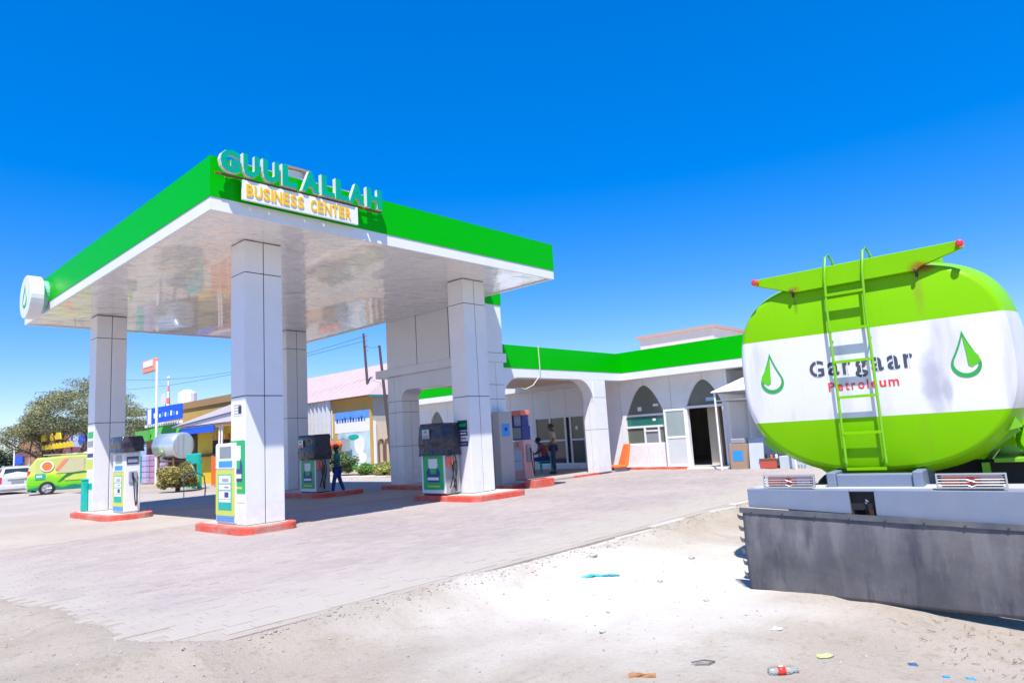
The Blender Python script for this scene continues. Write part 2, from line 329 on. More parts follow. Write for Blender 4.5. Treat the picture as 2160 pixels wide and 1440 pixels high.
while y < 14.5:
    xl = 2.3-(y-5.4)*.5 if y < 6.2 else (1.9 if y < 8.4 else max(1.12, 1.9-(y-8.4)*.24))
    x = xl + (PW/2 if j % 2 else 0) + rnd.uniform(-.01, .01)
    while x < 20.3:
        if not (x < xl+0.2 and rnd.random() < .2): pav.append((x, y))
        x += PW
    y += PH; j += 1
pav.sort(key=lambda q: math.hypot(q[0]+PW/2, q[1]+PH/2))
def paver_vf(x0, y0, z, jit):
    e = 0.003; a, b, c, d = x0+e, x0+PW-e, y0+e, y0+PH-e; q = 0.004
    zt = [z+rnd.uniform(-jit, jit) for _ in range(4)]
    v = [(a,c,z-.03),(b,c,z-.03),(b,d,z-.03),(a,d,z-.03),(a,c,zt[0]-q),(b,c,zt[1]-q),(b,d,zt[2]-q),(a,d,zt[3]-q),
         (a+q,c+q,zt[0]),(b-q,c+q,zt[1]),(b-q,d-q,zt[2]),(a+q,d-q,zt[3])]
    f = [(0,1,5,4),(1,2,6,5),(2,3,7,6),(3,0,4,7),(4,5,9,8),(5,6,10,9),(6,7,11,10),(7,4,8,11),(8,9,10,11)]
    return v, f
variants = []
for k in range(5):
    m0 = MB(); m0.add(*paver_vf(-PW/2, -PH/2, 0, .0018)); o = m0.build('paver', pm); variants.append(o.data); bpy.data.objects.remove(o)
for k, (x, y) in enumerate(pav[:300]):
    o = bpy.data.objects.new('paver', rnd.choice(variants)); COL.objects.link(o); o.parent = bed
    o.location = (x+PW/2, y+PH/2, rnd.uniform(.043, .047)); o.rotation_euler = (rnd.uniform(-.01,.01), rnd.uniform(-.01,.01), rnd.uniform(-.02,.02))
m0 = MB()
for (x, y) in pav[300:]: m0.add(*paver_vf(x, y, rnd.uniform(.043, .047), .0015))
o = m0.build('far_paver', pm, bed); o['kind'] = 'stuff'
# kerb stones along the south edge, some broken or buried
kerbm = mat('kerb_stone', (0.44, 0.425, 0.40), 0.9, var=0.12, vs=6, dust=0.5, bump=0.01, bs=18)
x = 2.3
while x < 19.5:
    ln = rnd.uniform(.7, 1.0)
    sink = rnd.choice([0.005, .015, .02, .035, .045]) + (0.03 if x < 4.2 else 0)
    a = rnd.uniform(-.025, .025)
    o = MB().box(-ln/2, ln/2-.012, -.07, .07, -.16, 0).build('kerb_stone', kerbm, bed, bevel=.018)
    o.location = (x+ln/2, 5.36+rnd.uniform(-.03, .01), .055-sink); o.rotation_euler = (rnd.uniform(-.06, .03), rnd.uniform(-.02, .02), a)
    x += ln + (rnd.uniform(.1, .4) if rnd.random() < .15 else 0)
# pebbles, gravel
m0 = MB()
def pebble(m0, x, y, z, r):
    ks = [(1,0,0),(-1,0,0),(0,1,0),(0,-1,0),(0,0,1),(0,0,-1)]
    vs = [(x+k[0]*r*rnd.uniform(.6,1.3), y+k[1]*r*rnd.uniform(.6,1.3), z+k[2]*r*rnd.uniform(.4,.8)) for k in ks]
    m0.add(vs, [(0,2,4),(2,1,4),(1,3,4),(3,0,4),(2,0,5),(1,2,5),(3,1,5),(0,3,5)])
def sunlit(): pass
for k in range(4500):
    x = rnd.uniform(0.6, 13); y = rnd.uniform(-.6, 5.6)
    if rnd.random() > math.exp(-(x/9)): continue
    pebble(m0, x, y, gz(x, y)+.001, rnd.choice([.004,.005,.007,.009,.012]) * (1.0 if rnd.random() < .97 else 2.2))
for k in range(900):
    x = rnd.uniform(2.5, 14); y = 5.27+rnd.gauss(0, .13)
    pebble(m0, x, y, gz(x, y)+.003, rnd.choice([.006,.009,.013,.018]))
for k in range(500):
    x = rnd.uniform(.8, 2.5); y = rnd.uniform(4, 12)
    pebble(m0, x, y, gz(x, y)+.002, rnd.choice([.006,.009,.014]))
pebm = mat('pebble_stone', (0.34, 0.31, 0.27), 0.9, var=0.2, rand=0.25)
struct(m0.build('gravel', pebm), 'stuff')

# ------------------------------------------------------------ canopy
CX0, CX1, CY0, CY1 = 4.446, 13.15, 10.385, 22.377
ZC, ZB, ZT = 5.327, 5.545, 6.229
can = thing('fuel_canopy', 'large white and green flat canopy on four tall clad columns over the fuel pumps', 'canopy', ((CX0+CX1)/2, (CY0+CY1)/2, 0))
bx('roof_slab', white, can, CX0+.1, CX1-.1, CY0+.1, CY1-.1, ZB+.05, ZT-.12)
# soffit strips, slightly uneven
nst = 12
for i in range(nst):
    a = CX0+.07+(CX1-CX0-.14)*i/nst; b = CX0+.07+(CX1-CX0-.14)*(i+1)/nst
    m0 = MB(); n = 24; rows = []
    for j in range(n+1):
        yy = CY0+.07+(CY1-CY0-.14)*j/n
        rows.append([(a+(b-a)*k/2, yy, ZC+.03+0.006*mn.noise(((a+k*.3)*.8, yy*.7, 3))) for k in range(3)])
    vs = [p for r_ in rows for p in r_]; fs = [(j*3+k, (j+1)*3+k, (j+1)*3+k+1, j*3+k+1) for j in range(n) for k in range(2)]
    m0.add(vs, fs); m0.build('soffit_panel', soffitm, can, True, smooth=True)
for nm, m_, z0, z1, t in (('white_band', white, ZC, ZB, .012), ('green_fascia', green, ZB+.002, ZT, .0)):
    x0, x1, y0, y1 = CX0+t, CX1-t, CY0+t, CY1-t; q = .06
    bx(nm, m_, can, x0, x1, y0, y0+q, z0, z1); bx(nm, m_, can, x0, x1, y1-q, y1, z0, z1)
    bx(nm, m_, can, x0, x0+q, y0+q, y1-q, z0, z1); bx(nm, m_, can, x1-q, x1, y0+q, y1-q, z0, z1)
def column(cx, y0, parent=can):
    hw, dp = .37, .56
    core = bx('column', gap, parent, cx-hw+.012, cx+hw-.012, y0+.012, y0+dp-.012, .17, ZC+.03)
    zs = [.18, 2.46, 4.74, ZC+.02]; g = .008
    for a, b in zip(zs, zs[1:]):
        A, B = a+g, b-g
        for (p, q) in ((cx-hw, cx-g), (cx+g, cx+hw)):
            bx('cladding_panel', white, core, p, q, y0, y0+.02, A, B, bevel=.006)
            bx('cladding_panel', white, core, p, q, y0+dp-.02, y0+dp, A, B, bevel=.006)
        bx('cladding_panel', white, core, cx-hw, cx-hw+.02, y0+.022, y0+dp-.022, A, B, bevel=.006)
        bx('cladding_panel', white, core, cx+hw-.02, cx+hw, y0+.022, y0+dp-.022, A, B, bevel=.006)
CXA, CXB, CYA, CYB = 6.0, 11.51, 11.67, 20.17
for cx, cy in ((CXA, CYA), (CXA, CYB), (CXB, CYA), (CXB, CYB)): column(cx, cy)

def rrect(x0, x1, y0, y1, r, n=5):
    pts = []
    for cx, cy, a0 in ((x1-r, y0+r, -90), (x1-r, y1-r, 0), (x0+r, y1-r, 90), (x0+r, y0+r, 180)):
        pts += [(cx+r*math.cos(R(a0+90*i/n)), cy+r*math.sin(R(a0+90*i/n))) for i in range(n+1)]
    return pts
def island(x0, x1, y0, y1, label, r=.25, h=.178):
    t = thing('pump_island', label, 'kerb island', ((x0+x1)/2, (y0+y1)/2, 0), group='raised islands with red painted kerbs')
    MB().prism(rrect(x0, x1, y0, y1, r), (0,0,.02), (1,0,0), (0,1,0), (0,0,h-.025)).build('red_kerb', redk, t, True, bevel=.02)
    MB().prism(rrect(x0+.13, x1-.13, y0+.13, y1-.13, max(.05, r-.1)), (0,0,h-.02), (1,0,0), (0,1,0), (0,0,.022)).build('island_top', conc, t, True)
    return t
island(5.45, 6.56, 11.42, 13.55, 'red kerbed island at the foot of the nearest canopy column')
island(5.28, 6.40, 17.85, 21.1, 'red kerbed island under the leftmost canopy column with two pumps', r=.4)
island(10.55, 12.3, 10.95, 13.3, 'chipped orange-red kerbed island under the column nearest the shop')
island(10.35, 12.0, 17.15, 21.0, 'red kerbed island in the shade at the back left under the canopy')
island(12.95, 14.9, 12.5, 17.9, 'long red kerbed island carrying the portal pillars and the red pump')
bl = bx('kerb_block', redk, None, 13.7, 14.5, 11.95, 12.35, .03, .26, bevel=.015); tag(bl, 'short bright red kerb block beside the red pump, lit by the sun', 'kerb')

# ------------------------------------------------------------ sign letters on canopy
SY = 10.235
green_letter = mat('teal_green_letter', (0.0, 0.36, 0.22), 0.3, var=0.05, coat=0.3)
trim = mat('letter_white_side', (0.70, 0.70, 0.68), 0.4)
sg = thing('rooftop_sign', 'raised teal 3D letters GUUL ALLAH along the top of the canopy fascia', 'sign', (6.1, SY, 5.9))
L = [('G',4.52,4.84),('U',4.90,5.17),('U',5.24,5.53),('L',5.59,5.86),('A',5.96,6.30),('L',6.35,6.61),('L',6.64,6.92),('A',6.93,7.26),('H',7.32,7.66)]
for c, a, b in L:
    bk = txt('letter', c, trim, sg, (a-.012, SY+.02, 5.93), (1,0,0), (0,0,1), b-a+.02, .385, .075, off=.05)
    txt('letter_face', c, green_letter, bk, (a, SY-.058, 5.932), (1,0,0), (0,0,1), b-a, .38, .012, off=.05)
bx('mounting_rail', wood, sg, 4.48, 7.72, SY+.025, SY+.06, 5.895, 5.93)
bx('mounting_rail', galv, sg, 4.9, 7.6, SY+.03, SY+.05, 6.16, 6.18)
for xx in (4.7, 5.4, 6.15, 6.9, 7.5): bx('bracket', galv, sg, xx-.015, xx+.015, SY+.06, CY0-.001, 5.90, 5.925)
bb = thing('lamp_box', 'small brown roof lamp box sticking up behind the letters L and A', 'lamp box', (6.0, 10.42, 6.23))
bx('lid', mat('brown_box', (0.35, 0.24, 0.17), 0.6), bb, 5.72, 6.24, 10.34, 10.62, 6.36, 6.40)
bx('body', paper, bb, 5.86, 6.1, 10.40, 10.55, 6.22, 6.36)
sb = thing('sign_board', 'white board with yellow letters BUSINESS CENTER below the teal letters', 'sign', (6.0, SY, 5.54))
bx('board', paper, sb, 4.90, 7.13, SY-.03, SY+.02, 5.535, 5.872, bevel=.005)
words = 'BUSINESS CENTER'; xx = 4.96
yl = mat('yellow_letter', (0.85, 0.50, 0.0), 0.4)
wid = {'I': .045, ' ': .10, 'N': .15, 'U': .145}
for c in words:
    wv = wid.get(c, .128)
    if c != ' ': txt('letter', c, yl, sb, (xx, SY-.03, 5.60), (1,0,0), (0,0,1), wv-.012, .21, .014, off=.025)
    xx += wv+.0105
for xx in (5.1, 6.0, 6.95): bx('bracket', galv, sb, xx-.015, xx+.015, SY+.021, CY0-.001, 5.70, 5.73)
rs = thing('round_sign', 'white round double sided sign with green drop at the far left corner of the canopy', 'sign', (4.2, 20.15, 5.5))
# a disc facing -x, hung off the corner
def disc_mb(c, r, t, n=28):
    return MB().prism([(r*math.cos(2*math.pi*i/n), r*math.sin(2*math.pi*i/n)) for i in range(n)], c, (0,1,0), (0,0,1), (t,0,0))
def teardrop(cz, h, wv, n=18, flip=1):
    pts = []
    for i in range(n+1):
        t = -math.pi*.5 + (i/n)*math.pi*2
        pts.append((0, 0))
    r = wv; pts = []
    for i in range(n+1):
        a = R(-210+240*i/n); pts.append((r*math.cos(a), -h/2+r+r*math.sin(a)))
    tip = (0, h/2); q0 = pts[0]; q1 = pts[-1]
    side = [((1-s)**2*q1[0]+2*s*(1-s)*q1[0]*.35+s*s*tip[0], (1-s)**2*q1[1]+2*s*(1-s)*(q1[1]+(tip[1]-q1[1])*.5)+s*s*tip[1]) for s in (.25,.5,.75,1)]
    side2 = [(-p[0], p[1]) for p in side[:-1]][::-1]
    return pts+side+side2
MB().prism([(.55*math.cos(2*math.pi*i/32), .55*math.sin(2*math.pi*i/32)) for i in range(32)], (4.0, 20.15, 5.66), (0,1,0), (0,0,1), (.30,0,0)).build('disc', white, rs, True, bevel=.02)
def ring(pts, k, o, a, b, n, name, m, parent, w=True):
    o, a, b, n = map(Vector, (o, a, b, n)); q = len(pts)
    cx = sum(p[0] for p in pts)/q; cy = min(p[1] for p in pts)*.5+max(p[1] for p in pts)*.5-.04*(max(p[1] for p in pts)-min(p[1] for p in pts))
    inn = [(cx+(p[0]-cx)*k, cy+(p[1]-cy)*k) for p in pts]
    P = [o+a*p[0]+b*p[1] for p in pts]; I = [o+a*p[0]+b*p[1] for p in inn]
    m0 = MB(); vs = P+I+[v+n for v in P]+[v+n for v in I]
    fs = []
    for i in range(q):
        j = (i+1) % q
        fs += [(i, j, q+j, q+i), (2*q+i, 3*q+i, 3*q+j, 2*q+j), (i, 2*q+i, 2*q+j, j), (q+i, q+j, 3*q+j, 3*q+i)]
    m0.add(vs, fs); return m0.build(name, m, parent, w)
ring(teardrop(0, .6, .19), .78, (3.998, 20.15, 5.68), (0,1,0), (0,0,1), (-.008,0,0), 'drop_emblem', grn, rs)
MB().tube([(4.30, 20.15, 5.76), (4.445, 20.15, 5.76)], .36, 24).build('mount', mat('pale_teal', (.25,.55,.5), .4), rs, True)
# faint ceiling lamps along canopy underside
# ------------------------------------------------------------ pumps
def posterface(parent, y0, y1, z0, z1, x=-.004, names=('poster',)):
    """green lubricant poster: facing -x"""
    p = MB().prism([(a, b) for a, b in rrect(y0, y1, z0, z1, .02)], (x, 0, 0), (0,1,0), (0,0,1), (-.006,0,0)).build('poster', grn, parent)
    hy = (y1-y0); hz = z1-z0; X = x-.006
    MB().box(X-.003, X, y0+.28*hy, y1-.28*hy, z0+.62*hz, z1-.10*hz).build('poster_print', paper, p)
    MB().prism([(y0+.2*hy, z0+.22*hz), (y1-.2*hy, z0+.22*hz), (y1-.16*hy, z0+.52*hz), (y1-.3*hy, z0+.66*hz), (y1-.36*hy, z0+.46*hz), (y0+.36*hy, z0+.46*hz), (y0+.3*hy, z0+.66*hz), (y0+.16*hy, z0+.52*hz)], (X,0,0), (0,1,0), (0,0,1), (-.004,0,0)).build('poster_print', navy, p)
    MB().box(X-.008, X-.0045, y0+.22*hy, y1-.22*hy, z0+.28*hz, z0+.36*hz).build('poster_print', paper, p)
    MB().box(X-.003, X, y0+.2*hy, y1-.2*hy, z0+.08*hz, z0+.12*hz).build('poster_print', ylg, p)
    return p
def nozzle(parent, x, y, z, m=black, hm=black):
    MB().tube([(x, y-.05, z+.16), (x, y-.07, z+.05), (x+.01, y-.06, z-.03)], [.022,.026,.014], 8).build('nozzle', m, parent)
    pts = [(x+.03, y-.04, z+.02)]
    for i in range(9):
        t = i/8; pts.append((x+.03+.09*t, y-.04-.05*math.sin(t*math.pi), z-.1-.62*math.sin(t*math.pi)+.15*t))
    MB().tube(pts, .014, 6).build('hose', hm, parent, smooth=True)
def pump_slim(label, loc, sideon=True):
    t = thing('fuel_pump', label, 'fuel pump', loc, group='slim white fuel pumps')
    W = .40; D = .36; H = 1.46
    MB().box(0, D, -W, W, .03, H).build('cabinet', paper, t, bevel=.02)
    MB().box(.02, D-.02, -W+.02, W-.02, 0, .03).build('plinth', galv, t)
    MB().box(-.012, 0, -W+.02, W-.02, 1.0, H-.03).build('display_panel', alum, t, bevel=.008)
    MB().box(-.016, -.0125, -W+.14, W-.2, 1.19, 1.40).build('display_screen', mat('lcd_grey', (.22,.28,.32), .2), t)
    MB().box(-.016, -.0125, -W+.10, W-.16, 1.03, 1.14).build('blue_keypad', skym, t)
    p = MB().prism(rrect(-W+.02, W-.02, .16, .98, .03), (-.001,0,0), (0,1,0), (0,0,1), (-.009,0,0)).build('graphic_panel', ylg, t)
    MB().box(-.013, -.0102, -W+.13, W-.13, .26, .90).build('graphic_print', tealp, p)
    for z0, z1 in ((.74,.88),(.62,.72),(.46,.60),(.40,.45)):
        MB().box(-.016, -.0132, -W+.16, W-.16, z0, z1).build('graphic_print', paper, p)
    for z0, z1 in ((.80,.815),(.77,.78),(.66,.675),(.49,.58)):
        MB().box(-.019, -.0162, -W+.24, W-.30 if z1 > .7 else 0, z0, z1).build('graphic_print', navy, p)
    for z0 in (.06, .10, .14): MB().box(-.013, -.0005, -W+.04, W-.05, z0, z0+.018).build('blue_trim', skym, t)
    # side with meter and nozzle (facing -y)
    MB().box(.05, D-.05, -W-.012, -W+.001, 1.16, 1.34).build('side_display', navy, t)
    MB().box(.07, D-.07, -W-.015, -W-.0125, 1.20, 1.30).build('side_screen', greyp, t)
    MB().box(.09, .28, -W-.03, -W+.001, .72, 1.0).build('nozzle_boot', mat('lilac_grey', (.35,.38,.5), .4), t, bevel=.01)
    nozzle(t, .16, -W-.03, .80)
    return t
pump_slim('slim white fuel pump with blue keypad beside the nearest canopy column', (5.60, 12.40, .178))
pump_slim('slim white fuel pump with black wrap on top before the leftmost column', (5.72, 18.52, .178))
def pump_dark(label, loc):
    t = thing('fuel_pump', label, 'fuel pump', loc, group='wide grey fuel pumps with green posters')
    W = .43; D = .46
    MB().box(0, D, -W, W, .03, .98).build('cabinet', galv if 0 else mat('pump_side_grey', (.36,.37,.38), .4, dust=.1), t, bevel=.015)
    MB().box(-.006, 0, -W, W, .05, .96).build('front_door', paper, t, bevel=.004)
    MB().box(.02, D-.02, -W+.03, W-.03, 0, .03).build('plinth', black, t)
    posterface(t, -W+.07, W-.07, .13, .93, x=-.008)
    MB().box(.06, D-.06, -W+.08, W-.08, .98, 1.5).build('head_unit', greyp, t)
    MB().box(.02, .16, -W-.07, -W, .66, .90).build('nozzle_boot', redp, t, bevel=.015)
    nozzle(t, .10, -W-.06, .74, redp, black)
    for k in range(2):
        pts = [(.12+.12*k, -W-.03, 1.0)]+[(.14+.1*k+.05*math.sin(i*.7), -W-.04-.05*math.sin(i/6*math.pi), 1.0-.14*i) for i in range(1, 7)]
        MB().tube(pts, .014, 6).build('hose', black, t, smooth=True)
    return t
pump_dark('fuel pump with green poster and black wrapped top left of the right front column', (10.62, 12.45, .178))
pump_dark('shaded fuel pump with green poster where the attendant in a red cap stands', (10.50, 17.88, .178))
def wrap(label, x0, x1, y0, y1, z0, z1, seed):
    rr = random.Random(seed); n = 9
    m0 = MB(); rings = []
    path = rrect(x0, x1, y0, y1, .06, 4); k = len(path); cx, cy = (x0+x1)/2, (y0+y1)/2
    for i in range(n+1):
        t = i/n; zz = z0+(z1-z0)*t; s = (1.0+.03*math.sin(t*9+seed))*(1-.05*t)
        if i == n: s *= .93
        rings.append([(cx+(px_-cx)*s*(1+.035*mn.noise((px_*5, py_*5, zz*7+seed))), cy+(py_-cy)*s*(1+.035*mn.noise((px_*6, py_*6, zz*9))), zz+.025*mn.noise((px_*4, py_*4, seed))*(1 if i in (0, n) else .5)) for px_, py_ in path])
    vs = [p for r_ in rings for p in r_]
    fs = [(i*k+j, i*k+(j+1) % k, (i+1)*k+(j+1) % k, (i+1)*k+j) for i in range(n) for j in range(k)]+[tuple(range(n*k, (n+1)*k))]
    m0.add(vs, fs); return tag(m0.build('plastic_wrap', wrapm, smooth=True), label, 'cover', 'black plastic covers on pumps')
o1 = wrap('black plastic wrap over the pump left of the right front column', 10.55, 11.14, 11.97, 12.93, 1.10, 1.86, 3)
o2 = wrap('dark plastic wrap over the shaded pump beside the attendant', 10.43, 11.02, 17.40, 18.36, 1.12, 1.84, 5)
o3 = wrap('crumpled black plastic bundled on top of the slim pump at the leftmost column', 5.62, 6.16, 18.05, 19.02, 1.645, 2.02, 9)
for nm, (x, y, z), g in (('warning_notice', (10.535, 12.58, 1.62), 'grey notice taped to the black wrap beside the right front column'), ('warning_notice', (10.415, 18.12, 1.60), 'white and orange notice on the dark wrap beside the attendant')):
    t = thing(nm, g, 'notice', (x, y, z)); MB().box(-.004, 0, -.13, .13, -.11, .11).build('sheet', paper if 'orange' in g else mat('notice_grey', (.5,.5,.5), .6), t)
    MB().box(-.006, -.0045, -.10, .10, -.10, -.03).build('print', orange if 'orange' in g else greyp, t); MB().box(-.006, -.0045, -.04, .05, .02, .08).build('print', tealp, t)
# red pump at the portal
t = thing('fuel_pump', 'red and white fuel pump with dark screen in front of the shop porch', 'fuel pump', (14.6, 13.36, .178))
W = .26
MB().box(0, .42, -W, W, .03, 1.12).build('cabinet', mat('faded_red', (.80,.38,.33), .45, var=.2), t, bevel=.015)
MB().box(-.01, 0, -W+.08, W-.06, .28, .86).build('front_door', mat('pale_blue_door', (.55,.62,.70), .4), t, bevel=.005)
MB().box(-.012, -.0102, -W+.10, W-.08, .55, .56).build('door_seam', gap, t)
MB().box(.0, .36, -W+.02, W-.0, 1.14, 1.55).build('screen_head', navy, t, bevel=.01)
MB().box(-.006, 0, -W+.07, W-.05, 1.19, 1.50).build('screen', mat('lcd_green_grey', (.25,.30,.30), .2), t)
MB().box(.05, .33, W-.10, W-.04, 1.55, 1.86).build('sign_post', navy, t); MB().box(.05, .33, -W+.04, -W+.10, 1.55, 1.86).build('sign_post', navy, t)
MB().box(.10, .28, -W+.10, W-.10, 1.55, 1.86).build('sign_panel', mat('lilac_panel', (.42,.42,.58), .4), t)
MB().box(-.02, .38, -W+.02, W-.02, 1.86, 2.0).build('top_sign', redp, t, bevel=.015)
MB().box(-.012, 0, -.08, .04, .95, 1.08).build('keypad', greyp, t)
MB().box(.1, .3, -W-.05, -W, .5, 1.0).build('nozzle_boot', greyp, t, bevel=.01)
nozzle(t, .18, -W-.05, .75)
t = thing('electrical_cabinet', 'grey steel cabinet with blue sticker left of the red pump', 'cabinet', (13.22, 12.83, .178))
MB().box(0, .52, -.13, .13, 0, 1.95).build('cabinet', mat('cab_grey', (.42,.40,.38), .5, dust=.3), t, bevel=.01)
MB().box(.10, .40, -.136, -.131, 1.28, 1.62).build('sticker', skym, t)
MB().box(.20, .30, -.139, -.137, 1.42, 1.52).build('sticker_print', navy, t)
# teal bin and banner at leftmost column
t = thing('waste_bin', 'teal metal bin at the far end of the leftmost pump island', 'bin', (5.56, 20.62, .178))
MB().box(-.06, .06, -.10, .10, 0, .80).build('body', tealp, t, bevel=.02)
MB().box(-.07, .07, -.11, .11, .80, .84).build('lid', tealp, t, bevel=.01)
MB().box(-.066, -.061, -.05, .05, .30, .42).build('sticker', skym, t)
# column posters
cpx = CXA-.37
t = thing('column_poster', 'tall rounded green lubricant poster on the nearest canopy column', 'poster', (cpx, 11.95, .74))
posterface(t, -.27, .27, .0, .93, x=-.003)
MB().box(-.006, -.002, -.25, .25, -.16, -.02).build('lower_strip', paper, t)
t = thing('column_sticker', 'small white notice high on the nearest canopy column', 'notice', (cpx, 12.0, 2.12))
MB().box(-.005, -.001, -.22, .15, 0, .24).build('sheet', paper, t)
for k in range(4): MB().box(-.007, -.0055, -.18, .10, .03+.05*k, .045+.05*k).build('print', greyp, t)
MB().box(-.0095, -.0075, -.20, -.08, .03, .17).build('print', gap, t)
t = thing('column_poster', 'white and green tall poster on the leftmost canopy column', 'poster', (cpx, 20.44, .72))
MB().box(-.006, -.001, -.26, .26, .0, 1.6).build('sheet', paper, t)
MB().box(-.009, -.0065, -.22, .22, 1.35, 1.52).build('print', grn, t)
MB().box(-.009, -.0065, -.22, .22, 1.12, 1.28).build('print', greyp, t)
MB().box(-.009, -.0065, -.24, .24, .85, .95).build('print', navy, t)
MB().box(-.009, -.0065, -.24, .24, .55, .80).build('print', ylg, t)
MB().box(-.009, -.0065, -.22, .22, .02, .18).build('print', tealp, t)
cpx3 = CXB-.37
t = thing('column_poster', 'stack of dark blue and green stickers on the right front canopy column', 'poster', (cpx3, 11.93, 1.3))
for z0, z1, mm, pr in ((.36,.60,mat('dark_teal', (.0,.05,.06), .4),grn),(.23,.34,navy,paper),(.12,.21,paper,navy),(-.02,.10,navy,greyp)):
    s_ = MB().box(-.005, -.001, -.17, .17, z0, z1).build('sticker', mm, t)
    MB().box(-.0075, -.0055, -.13, .10, z0+(z1-z0)*.35, z0+(z1-z0)*.65).build('sticker_print', pr, s_)

# ------------------------------------------------------------ portal tower
PX0, PX1, PY0, PY1 = 13.17, 13.85, 13.0, 17.5
pt = thing('portal', 'tall white portal with arched corners joining the canopy and the shop', 'portal', (13.5, 15.2, 0))
up = bx('upper_wall', gap, pt, PX0+.015, PX1-.015, PY0+.015, PY1-.015, 3.80, 5.35)
for a, b in ((13.0, 14.48), (14.5, 15.98), (16.0, 17.5)):
    bx('cladding_panel', white, up, PX0, PX0+.012, a+.006, b-.006, 3.80, 5.35)
bx('cladding_panel', white, up, PX0+.02, PX1, PY0-.002, PY0+.012, 3.80, 5.18)
bx('green_fascia', green, pt, PX0+.005, PX1+.02, PY0+.03, PY1+.02, 5.36, 6.1); bx('green_fascia', green, pt, PX0+.03, PX1+.02, PY0-.02, PY0+.028, 5.18, 6.1)
bx('ledge', white, pt, PX0-.12, PX1+.12, PY0-.02, PY1+.48, 3.54, 3.79, bevel=.01)
bx('beam', white, pt, PX0+.003, PX1-.003, PY0+.7, PY1-.7, 3.08, 3.54)
def pillar(x0, x1, y0, y1, z0, z1, parent, zs):
    core = bx('pillar', gap, parent, x0+.012, x1-.012, y0+.012, y1-.012, z0, z1)
    zz = [z0]+zs+[z1]; xm = (x0+x1)/2; ym = (y0+y1)/2
    for a, b in zip(zz, zz[1:]):
        A, B = a+.006, b-.006
        for p, q in ((x0, xm-.006), (xm+.006, x1)):
            bx('cladding_panel', white, core, p, q, y0, y0+.015, A, B); bx('cladding_panel', white, core, p, q, y1-.015, y1, A, B)
        for p, q in ((y0+.017, ym-.006), (ym+.006, y1-.017)):
            bx('cladding_panel', white, core, x0, x0+.015, p, q, A, B); bx('cladding_panel', white, core, x1-.015, x1, p, q, A, B)
pillar(PX0, PX1, 16.8, 17.5, .17, 3.54, pt, [1.35, 2.4, 2.75])
pillar(PX0, PX1, 13.0, 13.7, .17, 3.54, pt, [1.55, 2.5, 2.9])
# arched brackets (quarter fillet) under the beam
def fillet(o, a, b, n, r, name, m, parent, k=8):
    pts = [(0, 0)]+[(r-r*math.sin(R(90*i/k)), r-r*math.cos(R(90*i/k))) for i in range(k+1)]
    pts = [(0,0)]+[(r*(1-math.cos(R(90*i/k))), r*(1-math.sin(R(90*i/k)))) for i in range(k, -1, -1)]
    return MB().prism(pts, o, a, b, n).build(name, m, parent, True)
fillet((PX0+.004, 16.8, 3.08), (0,-1,0), (0,0,-1), (PX1-PX0-.008, 0, 0), .3, 'arch_bracket', white, pt)
fillet((PX0+.004, 13.7, 3.08), (0,1,0), (0,0,-1), (PX1-PX0-.008, 0, 0), .3, 'arch_bracket', white, pt)

# ------------------------------------------------------------ shop
SX = 20.5; FX = 20.0; SY0, SY1 = 3.0, 25.2
shop = thing('shop_building', 'long white shop with green fascia, pointed arch windows and an arched porch', 'building', (22, 14, 0))
plz = .10
bx('plinth', conc, shop, 20.28, 27, SY0, SY1, -.04, plz)
bx('roof', white, shop, FX+.1, 27, SY0, SY1, 3.42, 4.0)
bx('green_fascia', green, shop, FX, FX+.09, SY0, SY1-.05, 3.41, 4.12)
bx('white_band', white, shop, FX+.01, FX+.09, SY0, SY1, 3.15, 3.405)
bx('eave_soffit', white, shop, FX+.09, SX+.1, SY0, SY1, 3.15, 3.20)
# front wall panels as slices round the openings
def top_arch(y, yc, hw, zs, za):
    d = abs(y-yc)/hw
    if d >= 1: return None
    return zs+(za-zs)*(1-d**1.9)
openings = [  # (y0,y1,z0,zs,za) window / door ; za None = square head
    (11.78, 13.42, .88, 1.75, 2.93, 'arch'), (9.70, 11.00, plz, 2.06, 2.92, 'arch'), (14.45, 17.7, .25, 2.10, None, 'sq'), (22.95, 24.35, .9, 1.6, 2.78, 'arch')]
def wall_panel(ya, yb, mb, x0=SX, x1=SX+.14):
    n = max(1, int((yb-ya)/.06)); 
    for i in range(n):
        p = ya+(yb-ya)*i/n; q = ya+(yb-ya)*(i+1)/n; ym = (p+q)/2; hole = None
        for (a, b, z0, zs, za, k) in openings:
            if a < ym < b:
                tz = []
                for yy in (p, q):
                    yy = min(max(yy, a+1e-4), b-1e-4)
                    tz.append(zs if k == 'sq' else top_arch(yy, (a+b)/2, (b-a)/2, zs, za))
                hole = (z0, tz)
        def hx(za0, za1, zb0, zb1):
            mb.hexa([(x0,p,za0),(x1,p,za0),(x1,q,za1),(x0,q,za1),(x0,p,zb0),(x1,p,zb0),(x1,q,zb1),(x0,q,zb1)])
        if hole is None: hx(plz, plz, 3.15, 3.15)
        else:
            if hole[0] > plz+.02: hx(plz, plz, hole[0], hole[0])
            hx(hole[1][0], hole[1][1], 3.15, 3.15)
seams = [9.6, 10.35, 11.9, 13.9, 14.7, 15.5, 16.3, 17.1, 18.0, 19.3, 20.6, 21.9, 23.65, 25.2]
seams = [9.6, 10.35, 11.55, 12.6, 13.6, 14.5, 15.3, 16.1, 16.9, 17.75, 19.0, 20.3, 21.6, 22.9, 24.0, 25.2]
